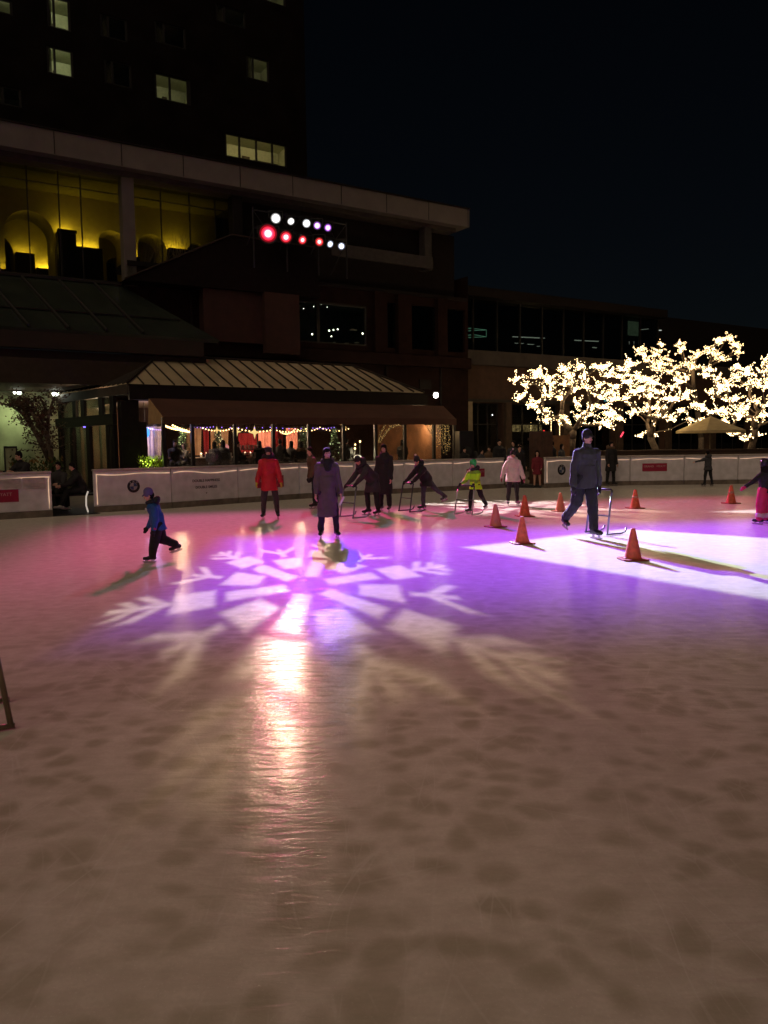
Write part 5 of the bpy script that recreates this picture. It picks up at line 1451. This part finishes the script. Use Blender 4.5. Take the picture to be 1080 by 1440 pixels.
    def paint(c):
        for e in eyes:
            if (c - e).length < .062 * hh: return 1
        for e in brows:
            q = c - e
            if abs(q.dot(Hu)) < .028 * hh and abs(q.dot(HX)) < .09 * hh and abs(q.dot(Hf)) < .12 * hh: return 1
        q = c - mouth
        if abs(q.dot(Hu)) < .032 * hh and abs(q.dot(HX)) < .10 * hh and abs(q.dot(Hf)) < .12 * hh: return 2
        return 0
    b.remesh('body', [M_skin, M_eye, M_lip], root, res * .75 if res < .011 else res, 2, paint=paint)
    # ---- coat or jacket
    if coat:
        c = MB(); g = .016 * k * coat_puff
        ct = coat if not isinstance(coat, tuple) else coat[0]
        c.cap(waist, .072 * k * width + g, chest, .083 * k * width + g, 1.13, .80, side=SX)
        c.cap(chest, .080 * k * width + g * .8, nb - Up * .04 * k, .046 * k + g * .5, 1.25, .86, side=SX)
        c.cap(nb - Up * .02 * k, .043 * k, nb + Up * .018 * k, .040 * k, 1.1, 1.0)
        hem = P - Vector((0, 0, 1)) * (coat_len - .02) * k * .5 if coat_len > .25 else P - Up * coat_len * k * .5
        mid = P * .5 + hem * .5
        lz = [(waist + Up * .02 * k, .078 * k * width + g, .062 * k + g, SX, FWt), (P, (.088 * k * width + g), .070 * k + g, X1, Fw),
              (mid, (.090 * k * width + g) * (1 + flare) / 2, (.074 * k + g) * (1 + flare) / 2, X1, Vector((0, -1, 0))), (hem, (.092 * k * width + g) * flare, (.078 * k + g) * flare, X1, Vector((0, -1, 0)))]
        c.loft(lz)
        for A, sx in ((AL, 1), (AR, -1)):
            c.cap(nb - Up * .018 * k + SX * (sx * .02 * k), .034 * k, A[0] + Up * .002 * k, .036 * k + g * .45); c.cap(A[0], .037 * k + g * .5, A[1], .029 * k + g * .5); c.cap(A[1], .029 * k + g * .5, A[2] - A[3] * .012 * k, .024 * k + g * .35)
        mats = coat if not isinstance(coat, tuple) else coat[1]
        pt = None
        if isinstance(coat, tuple): pt = lambda q: coat[2](q, dict(P=P, nb=nb, chest=chest, k=k, Up=Up))
        c.remesh('coat' if coat_len > .3 else 'jacket', mats, root, res, 3, jitter=.022 * k / 1.7, freq=6.5, paint=pt)
    # ---- trousers
    if trousers and not hide_legs:
        c = MB(); tm = trousers[0] if isinstance(trousers, tuple) else trousers; fat = trousers[1] if isinstance(trousers, tuple) else 1.0
        c.cap(P - Vector((0, 0, .005)), .082 * k * width, P + Up * .06 * k, .078 * k * width, 1.12, .84, side=X1)
        for Lg in (LL, LR):
            c.cap(Lg[0], .064 * k * fat ** .5, Lg[1], .046 * k * fat); c.cap(Lg[1], .046 * k * fat, Lg[2] - Lg[4] * 0 - (Lg[2] - Lg[1]).normalized() * .02 * k, .036 * k * fat)
        c.remesh('trousers', tm, root, res, 2, jitter=.016 * k / 1.7, freq=9)
    # ---- skates or shoes
    if not hide_legs:
        for Lg in (LL, LR):
            a, fd, dn = Lg[2], Lg[3], Lg[4]; s = foot; sk = (Lg[1] - Lg[2]).normalized()
            c = MB(); fl = .152 * k * (1 + .1 * ch)
            heel = a + dn * s * .55 - fd * fl * .18; toe = a + dn * s * .70 + fd * fl * .62
            rr = .026 * k * (1 + .15 * ch)
            if skates: c.cap(a + sk * .055 * k, .033 * k, a, .032 * k)
            c.cap(a, .031 * k, heel, rr * 1.0); c.cap(heel, rr, toe, rr * .92, 1.0, .9); c.cap(a, .028 * k, toe - fd * fl * .25, rr)
            o = c.remesh('skate' if skates else 'shoe', (bootm or M_boot) if skates else (shoem or M_boot), root, min(res, .012), 2)
            if skates:
                m = MB(); sidev = fd.cross(dn).normalized()
                base = a + dn * (s + bl); q0 = base - fd * fl * .34; q1 = base + fd * fl * .78
                h = -dn * .030; t_ = sidev * .0035
                for s_ in (1,):
                    pr = [q0 + h * .5, q0 + fd * .015, q1 - fd * .03, q1 + h * .55, q1 + h, q0 + h]
                    m.prism([p - t_ for p in pr], t_ * 2)
                for q in (.12, .62):
                    p0 = base + fd * fl * (q - .15) + h * .9; m.prism([p0 - t_ * 2 - fd * .02, p0 - t_ * 2 + fd * .02, p0 - t_ * 2 + fd * .028 - dn * (bl - .02), p0 - t_ * 2 - fd * .028 - dn * (bl - .02)], t_ * 4)
                m.build('blade', M_blade, o)
    # ---- hair, hats
    hm = hairm or M_hair
    if hair:
        c = MB()
        if hat:
            c.cap(head(0, -.14, -.06), .30 * hh, head(0, -.12, .10), .30 * hh, 1.0, 1.04, side=HX)
        else:
            c.cap(head(0, -.12, .0), .325 * hh, head(0, -.09, .20), .365 * hh, 1.0, 1.06, side=HX)
            c.cap(head(-.2, .06, .36), .11 * hh, head(.2, .06, .36), .11 * hh)
        if hair == 'long':
            for sx in (-1, 1): c.cap(head(sx * .29, -.02, .15), .10 * hh, head(sx * .30, -.04, -.65), .11 * hh)
            c.cap(head(0, -.25, 0), .24 * hh, head(0, -.26, -.8), .22 * hh, 1.3, .8, side=HX)
        else:
            for sx in (-1, 1): c.cap(head(sx * .28, -.10, .2), .09 * hh, head(sx * .29, -.10, -.02), .07 * hh)
        c.remesh('hair', hm, root, min(res, .012), 2, jitter=.006, freq=25)
    if hat:
        c = MB(); pt = None
        if hat in ('beanie', 'pom', 'beret', 'cap'):
            c.cap(head(0, -.06, .16), .375 * hh, head(0, -.09, .31 if hat != 'beret' else .25), .34 * hh, 1.03, 1.10, side=HX)
            if hat == 'beret': c.cap(head(-.18, -.05, .38), .26 * hh, head(.18, -.02, .38), .24 * hh, 1, .7)
            if hat == 'cap': c.cap(head(0, .26, .20), .22 * hh, head(0, .46, .13), .16 * hh, 1.2, .22, side=HX)
            if hat == 'beanie': c.cap(head(0, .28, .17), .10 * hh, head(0, .40, .12), .10 * hh, 1.9, .5, side=HX)
        if hat == 'helmet':
            c.cap(head(0, -.08, .16), .40 * hh, head(0, -.08, .27), .40 * hh, 1.0, 1.15, side=HX)
            c.cap(head(-.30, -.05, .05), .12 * hh, head(-.29, -.02, -.2), .10 * hh); c.cap(head(.30, -.05, .05), .12 * hh, head(.29, -.02, -.2), .10 * hh)
        ho = c.remesh('helmet' if hat == 'helmet' else 'hat', hatm, root, min(res, .012), 2)
        if hat == 'pom':
            m = MB(); m.ball(head(0, -.1, .74), .12 * hh); m.build('pompom', mat('white pompom', (.6, .55, .55), .9), ho, smooth=True)
        if hat == 'helmet':
            m = MB()
            for xx in (-.16, 0, .16): m.cap(head(xx, .10, .66), .035 * hh, head(xx, -.38, .60), .035 * hh)
            m.build('helmet_vent', M_black, ho)
    if hood:
        c = MB(); c.cap(nb + Up * .01 * k - Fw * .05 * k, .065 * k, nb + Up * .03 * k - Fw * .07 * k, .06 * k, 1.5, .8); c.cap(nb + Up * .02 * k + SX * .06 * k, .035 * k, nb + Up * .02 * k + FWt * .06 * k, .03 * k); c.cap(nb + Up * .02 * k - SX * .06 * k, .035 * k, nb + Up * .02 * k + FWt * .06 * k, .03 * k)
        c.remesh('hood', hood, root, min(res, .012), 2, jitter=.006, freq=14)
    if scarf:
        c = MB(); n = 10
        for lay in range(2):
            for i in range(n):
                q0, q1 = 2 * math.pi * i / n, 2 * math.pi * (i + 1) / n; z0 = nb + Up * (-.006 + .022 * lay) * k
                rr = (.056 - .008 * lay) * k
                c.cap(z0 + SX * rr * math.cos(q0) + FWt * rr * math.sin(q0) * .95, .025 * k, z0 + SX * rr * math.cos(q1) + FWt * rr * math.sin(q1) * .95, .025 * k)
        c.cap(nb + FWt * .060 * k - Up * .01 * k, .042 * k, nb + FWt * .085 * k - Up * .085 * k, .030 * k, 1.35, .55, side=SX)
        c.remesh('scarf', scarf, root, min(res, .012), 2, jitter=.008, freq=16)
    if gloves:
        for A, sx in ((AL, 1), (AR, -1)):
            c = MB(); hand(c, A, sx, 1.22); c.cap(A[2] - A[3] * .03 * k, .024 * k, A[2] + A[3] * .01 * k, .022 * k)
            c.remesh('glove', gloves, root, min(res, .009) if res < .011 else res, 1)
    pts = dict(AL=AL, AR=AR, P=P, nb=nb, hc=hc, chest=chest, waist=waist, Fw=FWt, SX=SX, Up=Up, head=head, hh=hh, LL=LL, LR=LR)
    if extra: extra(root, pts)
    return root, pts

W_black = cloth('black wool', (.016, .015, .017)); W_ink = cloth('dark navy cloth', (.014, .016, .028)); W_char = cloth('charcoal cloth', (.035, .033, .036))
W_blackp = cloth('black trousers', (.013, .013, .015)); W_grey = cloth('grey wool coat', (.085, .070, .055)); W_red = cloth('red down coat', (.42, .012, .022), .6)
W_blue = cloth('blue ski jacket', (.012, .075, .26), .6); W_sweater = cloth('slate sweater', (.034, .036, .033)); W_white = cloth('white jacket', (.62, .55, .54), .7)
W_hiviz = cloth('fluorescent yellow jacket', (.50, 1.0, .03), .6); W_lime = cloth('lime panel', (.22, .42, .04), .6); W_pink = cloth('crimson pink ski trousers', (.52, .02, .085), .6)
W_brown = cloth('brown jacket', (.10, .06, .035)); W_purple = cloth('violet knit', (.10, .085, .22)); W_dgrey = cloth('dark grey jacket', (.05, .05, .06)); W_jean = cloth('grey blue trousers', (.045, .05, .07))
W_wine = cloth('wine red glove', (.16, .015, .03)); W_limeg = cloth('yellow green glove', (.40, .42, .05)); W_green = mat('green helmet shell', (.03, .42, .10), .3, var=.1); W_helm = mat('black helmet shell', (.014, .014, .016), .3, var=.1)
W_camel = cloth('camel cloth', (.13, .085, .045)); W_whiteshoe = mat('white shoe', (.6, .56, .52), .5)

def wpt(root, p):
    return Vector(root.location) + Matrix.Rotation(root.rotation_euler.z, 3, 'Z') @ p
def aid_for(lab, root, pts, m_=None, turn=0):
    a, b = wpt(root, pts['AL'][2] + pts['AL'][3] * .06), wpt(root, pts['AR'][2] + pts['AR'][3] * .06)
    c = (a + b) / 2; h = min(a.z, b.z) + .0
    return skating_aid(lab, (c.x, c.y, 0), root.rotation_euler.z + math.pi + R(turn), h=h, w_=max(.40, (a - b).length + .08), m_=m_)

# --- on the ice
def boy_extra(root, p):
    m = MB(); f = p['chest'] + p['Fw'] * .105
    for sx, w_ in ((-.045, .028), (.05, .03)):
        c = f + p['SX'] * sx + p['Up'] * .02
        m.cap(c - p['SX'] * w_, .016, c + p['SX'] * w_, .016, 1, .9)
    m.build('chest_patch', mat('pale patch', (.55, .55, .60), .6), root, smooth=True)
    m = MB(); A = p['AL']; m.cap(A[2] - A[3] * .05, .034, A[2] - A[3] * .02, .034); m.build('cuff', W_pink, root, smooth=True)
fig('small boy in a blue jacket and violet peaked hat striding left', (-3.24, 11.36, 0), -72, 1.04, child=1, lean=13, hpitch=14, lL=(15, 3, 6), lR=(-12, 4, 52), aL=(-6, 9, 18), aR=(4, 10, 26),
    coat=W_blue, coat_len=.17, flare=1.0, coat_puff=2.1, trousers=(W_blackp, 1.55), hat='beanie', hatm=W_purple, hair='short', gloves=W_black, hood=W_ink, res=.009, extra=boy_extra)
fig('woman in a red down coat and dark beret gliding with feet apart', (-2.55, 17.74, 0), 4, 1.56, lean=2, hpitch=12, lL=(4, 9, 3), lR=(2, 6, 2), aL=(10, 16, 14), aR=(14, 14, 16),
    coat=W_red, coat_len=.34, flare=1.08, coat_puff=1.5, trousers=W_char, hat='beret', hatm=W_black, hair='long', gloves=W_limeg, hood=W_black, res=.011)
def grey_extra(root, p):
    A = p['AL']; c = A[2] + A[3] * .10 - p['SX'] * .045 + p['Fw'] * .03
    m = MB(); a = Vector((.05, -.03, .10)); m.prism([c + Vector((-.01, 0, -.10)), c + Vector((.02, 0, -.11)), c + Vector((.10, -.02, .04)), c + Vector((.07, -.02, .055))], (0, -.012, 0)); o = m.build('phone', mat('white phone', (.7, .7, .75), .3), None)
    o.location = root.location; o.rotation_euler = root.rotation_euler; tag(o, 'white phone held low in the hand of the woman in the long grey coat', 'phone')
fig('woman in a long grey coat and big black scarf facing the camera', (-.98, 13.93, 0), 8, 1.54, lean=-2, hpitch=4, hyaw=14, lL=(3, 6, 2), lR=(-2, 5, 2), aL=(4, 10, 8), aR=(6, 9, 14),
    coat=W_grey, coat_len=.66, flare=1.10, coat_puff=1.2, trousers=W_blackp, hair='long', scarf=W_black, res=.009, extra=grey_extra)
fig('skater in a brown jacket half hidden behind the woman in the grey coat', (-1.78, 20.6, 0), -60, 1.55, lean=12, hpitch=5, lL=(10, 4, 10), lR=(-8, 4, 12), aL=(10, 12, 15), aR=(-14, 18, 20), coat=W_brown, coat_len=.22, trousers=W_blackp, hair='short', gloves=W_black, res=.013)
r_, p_ = fig('skater in a black knee-length coat bent far over a skating aid', (-.25, 18.25, 0), -52, 1.50, lean=48, hpitch=14, lL=(-2, 5, 4), lR=(14, 5, 22), aL=(40, 6, 12), aR=(36, 6, 12), coat=W_char, coat_len=.44, flare=1.08, coat_puff=1.7, trousers=W_blackp, hat='beanie', hatm=W_black, gloves=W_black, hood=W_black, res=.012)
aid_for('skating aid gripped by the skater bent over in the black coat', r_, p_)
fig('tall figure in a long black coat standing behind the bent skater', (.03, 19.3, 0), -22, 1.58, lean=2, hpitch=8, lL=(3, 4, 2), lR=(-3, 4, 2), aL=(6, 6, 10), aR=(8, 6, 12), coat=W_black, coat_len=.62, flare=1.05, coat_puff=1.6, trousers=W_blackp, hair='long', scarf=W_black, res=.013)
r_, p_ = fig('child in a dark parka pushing a skating aid with one leg kicked back', (1.05, 19.5, 0), -58, 1.36, child=.5, lean=34, hpitch=8, lR=(6, 4, 8), lL=(-42, 4, 14), aL=(46, 6, 6), aR=(44, 6, 6), coat=W_black, coat_len=.26, flare=1.08, coat_puff=2.0, trousers=W_jean, hat='pom', hatm=W_black, gloves=W_black, hood=W_ink, res=.012)
aid_for('skating aid pushed by the child with one leg kicked back', r_, p_, M_tubed)
def hv_paint(q, d):
    h = (q - d['P']).dot(d['Up']) / d['k']
    return 1 if (h > .235 or (abs(h - .10) < .022)) else 0
r_, p_ = fig('child in a green helmet and fluorescent yellow jacket on a skating aid', (2.13, 18.54, 0), -40, 1.22, child=.8, lean=8, hpitch=6, lR=(12, 4, 8), lL=(-26, 5, 18), aL=(30, 8, 34), aR=(34, 10, 30),
    coat=(W_hiviz, [W_hiviz, W_lime, W_ink], hv_paint), coat_len=.15, coat_puff=1.7, trousers=W_blackp, hat='helmet', hatm=W_green, gloves=W_ink, hood=W_char, res=.011)
aid_for('skating aid held by the child in the green helmet', r_, p_, mat('bright steel tube', (.5, .5, .52), .3, metal=.3))
fig('skater in a loose white jacket standing with arms held out from the sides', (3.35, 20.66, 0), 2, 1.38, child=.3, lean=2, hpitch=4, hyaw=-20, lL=(3, 5, 3), lR=(0, 5, 2), aL=(6, 20, 12), aR=(8, 26, 16), coat=W_white, coat_len=.22, flare=1.12, coat_puff=2.4, trousers=W_blackp, hair='short', hat='pom', hatm=W_black, gloves=W_wine, hood=W_white, res=.011)
def man_extra(root, p):
    m = MB(); c = p['nb'] - p['Up'] * .03
    m.cap(p['nb'] - p['SX'] * .05 - p['Up'] * .02, .012, p['AR'][0] + p['Up'] * .035, .012, 1.2, .6); m.cap(p['AR'][0] + p['Up'] * .03, .011, p['AR'][1] - p['SX'] * .05, .010, 1.2, .6)
    m.build('shoulder_piping', mat('pale piping', (.35, .34, .38), .7), root, smooth=True)
r_, p_ = fig('tall man in a slate sweater and dark cap skating past the orange cones', (3.42, 13.49, 0), 18, 1.78, lean=4, hpitch=2, hyaw=16, lL=(8, 2, 4), lR=(-14, 4, 34), aL=(-4, 9, 6, .9), aR=(2, 14, 8), coat=W_sweater, coat_len=.17, flare=.98, coat_puff=1.25, trousers=(W_blackp, 1.2), hat='cap', hatm=W_black, hair='short', gloves=W_black, res=.009, extra=man_extra)
hl = wpt(r_, p_['AL'][2] + p_['AL'][3] * .07)
skating_aid('skating aid with violet-lit legs pulled along by the tall man', (3.87, 14.1, 0), R(118), h=.80, w_=.50)
fig('skater in a knee-length dark coat by the far barrier, right of the tall man', (8.27, 29.0, 0), 20, 1.57, lean=2, lL=(3, 4, 2), lR=(-3, 4, 2), aL=(4, 8, 12), aR=(8, 10, 20), coat=W_black, coat_len=.46, coat_puff=1.6, trousers=W_blackp, hair='long', hood=W_brown, res=.016)
fig('small far skater in a grey jacket with one arm stretched out', (11.45, 28.1, 0), -160, 1.22, child=.5, lean=6, lL=(8, 6, 8), lR=(-6, 6, 8), aR=(20, 14, 30), aL=(30, 72, 10, 1), coat=W_dgrey, coat_len=.16, coat_puff=1.4, trousers=W_blackp, hair='short', hood=W_dgrey, res=.015)
def pk_paint(q): return 0
def pink_extra(root, p):
    m = MB()
    for Lg in (p['LL'], p['LR']):
        q = Lg[1].lerp(Lg[2], .72); m.cap(q, .086, q + (Lg[2] - Lg[1]).normalized() * .012, .086)
    m.build('reflective_band', mat('pale reflective band', (.55, .42, .38), .5), root, smooth=True)
fig('child in bright pink ski trousers and black helmet with an arm held out', (7.36, 15.36, 0), -150, 1.20, child=.8, lean=3, hyaw=-10, lL=(2, 7, 3), lR=(4, 7, 3), aR=(14, 20, 20), aL=(24, 52, 8, 1), coat=W_black, coat_len=.08, flare=.95, coat_puff=1.5, trousers=(W_pink, 1.75), hat='helmet', hatm=W_helm, hair='long', gloves=W_pink, res=.011, extra=pink_extra)

# --- beyond the barrier
fig('person in black leaning on the barrier at the far left', (-8.72, 19.55, 0), -25, 1.66, lean=24, hpitch=6, hyaw=-20, aL=(46, 14, 55, -.9), aR=(46, 14, 55, -.9), coat=W_black, coat_len=.3, trousers=W_blackp, hair='short', skates=False, res=.014)
fig('person with dark hair only just showing at the left edge behind the barrier', (-9.75, 19.6, 0), -10, 1.6, aL=(5, 8, 8), coat=W_char, coat_len=.3, trousers=W_blackp, hair='short', skates=False, res=.016)
fig('person in black with white shoes sitting on the bench in the left rink gate', (-7.72, 20.42, 0), -62, 1.62, seat=.47, lean=22, hpitch=10, lL=(84, 6, 60), lR=(80, 6, 84), aL=(40, 10, 40), aR=(44, 10, 40), coat=W_black, coat_len=.12, trousers=W_blackp, hair='short', skates=False, shoem=W_whiteshoe, res=.014)
fig('dark-clothed person sitting beside the one with white shoes in the left gate', (-8.35, 20.62, 0), -10, 1.58, seat=.47, lean=10, lL=(85, 6, 88), lR=(84, 6, 86), aL=(30, 8, 50), aR=(30, 8, 50), coat=W_char, coat_len=.12, trousers=W_blackp, hair='short', skates=False, res=.016)
def ground_at(px, Y): return (atY(px, 640, Y).x, Y, 0)
crowd = [  # px, Y, heading, H, coat, hair, label, lean
    (653, 30.6, 30, 1.50, W_black, 'short', 'onlooker in black beside the speaker cabinet, behind the barrier', 0),
    (663, 31.2, -20, 1.60, W_char, 'long', 'long-haired onlooker just right of the speaker cabinet', 0),
    (676, 30.4, 40, 1.42, W_dgrey, 'short', 'short onlooker in dark grey behind the green-helmeted child', 6),
    (688, 31.6, -30, 1.52, W_brown, 'short', 'onlooker in brown in the gap left of the tallest onlooker', 0),
    (702, 31.2, 10, 1.80, W_black, 'short', 'tallest onlooker, in black, left of the white-jacketed skater', 0),
    (722, 31.8, -40, 1.74, W_char, 'long', 'long-haired onlooker right behind the white-jacketed skater', 0),
    (732, 30.3, -60, 1.66, W_ink, 'short', 'onlooker in navy with a pale bag strap by the brown screen', 3),
    (778, 31.6, -70, 1.70, W_black, 'short', 'onlooker in a black puffer coat left of the tall man', 6),
    (790, 32.0, 60, 1.58, W_dgrey, 'long', 'onlooker in grey partly hidden behind the tall man', 0)]
for px, Y, rz, H, ct, hr_, lab, ln in crowd:
    fig(lab, ground_at(px, Y), rz, H, 'onlookers behind the barrier', lean=ln, aL=(12, 8, 60, -.5), aR=(10, 8, 30), coat=ct, coat_len=.3, coat_puff=1.6, trousers=W_blackp, hair=hr_, skates=False, res=.018)
fig('child in a wine red skirt standing in the right-hand rink opening', (5.55, 28.75, 0), -14, 1.36, child=.5, aL=(12, 8, 50, -.4), aR=(10, 8, 40, -.4), coat=W_wine, coat_len=.34, flare=1.25, hair='long', skates=False, shoem=W_black, res=.015)
fig('figure in black standing beside the child in the wine red skirt', (5.05, 29.6, 0), 12, 1.55, aL=(6, 8, 20), aR=(10, 8, 30), coat=W_black, coat_len=.4, trousers=W_blackp, hair='short', skates=False, res=.016)
seated = [(246, 27.2, 20, 'seated diner in black silhouetted at the far left table of the pavilion', W_black, 1.72), (262, 27.6, -40, 'seated diner just right of the leftmost silhouette', W_char, 1.55), (300, 27.0, 160, 'seated diner with back to the rink between the first two posts', W_dgrey, 1.6),
          (314, 27.1, 190, 'seated diner in grey-blue beside the pink lantern', W_jean, 1.68), (331, 27.4, 90, 'seated diner by the second post of the pavilion', W_char, 1.6), (366, 27.4, 200, 'seated diner behind the red-coated woman', W_black, 1.62),
          (393, 27.0, 170, 'seated diner in violet grey right of the red-coated woman', W_char, 1.72), (408, 27.3, 150, 'seated diner below the right-hand coral drape', W_dgrey, 1.58), (424, 27.1, 185, 'seated diner near the fir tree left of the grey coat', W_brown, 1.55), (487, 27.0, 175, 'diner in dark brown just right of the woman in the grey coat', W_black, 1.72), (566, 27.2, 180, 'lone diner silhouetted in the right half of the pavilion', W_char, 1.6)]
for px, s, rz, lab, ct, H in seated:
    p = fp(px, 640, s); P = B(p[0], s, .5)
    root = thing('cafe_chair', 'chair of the ' + ' '.join(lab.split()[:13]), 'chair', P, R(rz) , 'chairs in the pavilion')
    m = MB(); m.box(-.21, .21, -.2, .2, .43, .47); m.build('seat', M_black, root, bevel=.008); m = MB(); m.box(-.2, .2, .17, .2, .6, .9); m.build('backrest', M_black, root, bevel=.01)
    for sx in (-1, 1):
        for sy in (-1, 1): m = MB(); m.tube([(sx * .18, sy * .18, 0), (sx * .18, sy * .18, .43)], .015, 5); m.build('leg', M_frame, root)
        m = MB(); m.tube([(sx * .17, .185, .47), (sx * .17, .185, .6)], .013, 5); m.build('back_post', M_frame, root)
    fig(lab, P, rz, H, 'diners in the pavilion', seat=.47, lean=10, lL=(86, 6, 88), lR=(84, 6, 86), aL=(38, 8, 50), aR=(30, 8, 60), coat=ct, coat_len=.12, trousers=W_blackp, hair='short' if px % 2 else 'long', skates=False, res=.02)

# one more skating aid, its tip just inside the left edge of the frame
skating_aid('bare metal skating aid standing alone on the near ice at the left edge', (-2.45, 4.76, 0), R(-62), h=.86, w_=.52, m_=mat('worn steel tube', (.24, .19, .13), .4, metal=.3, var=.3))

for o in list(bpy.data.objects):
    if 'o' in o: del o['o']
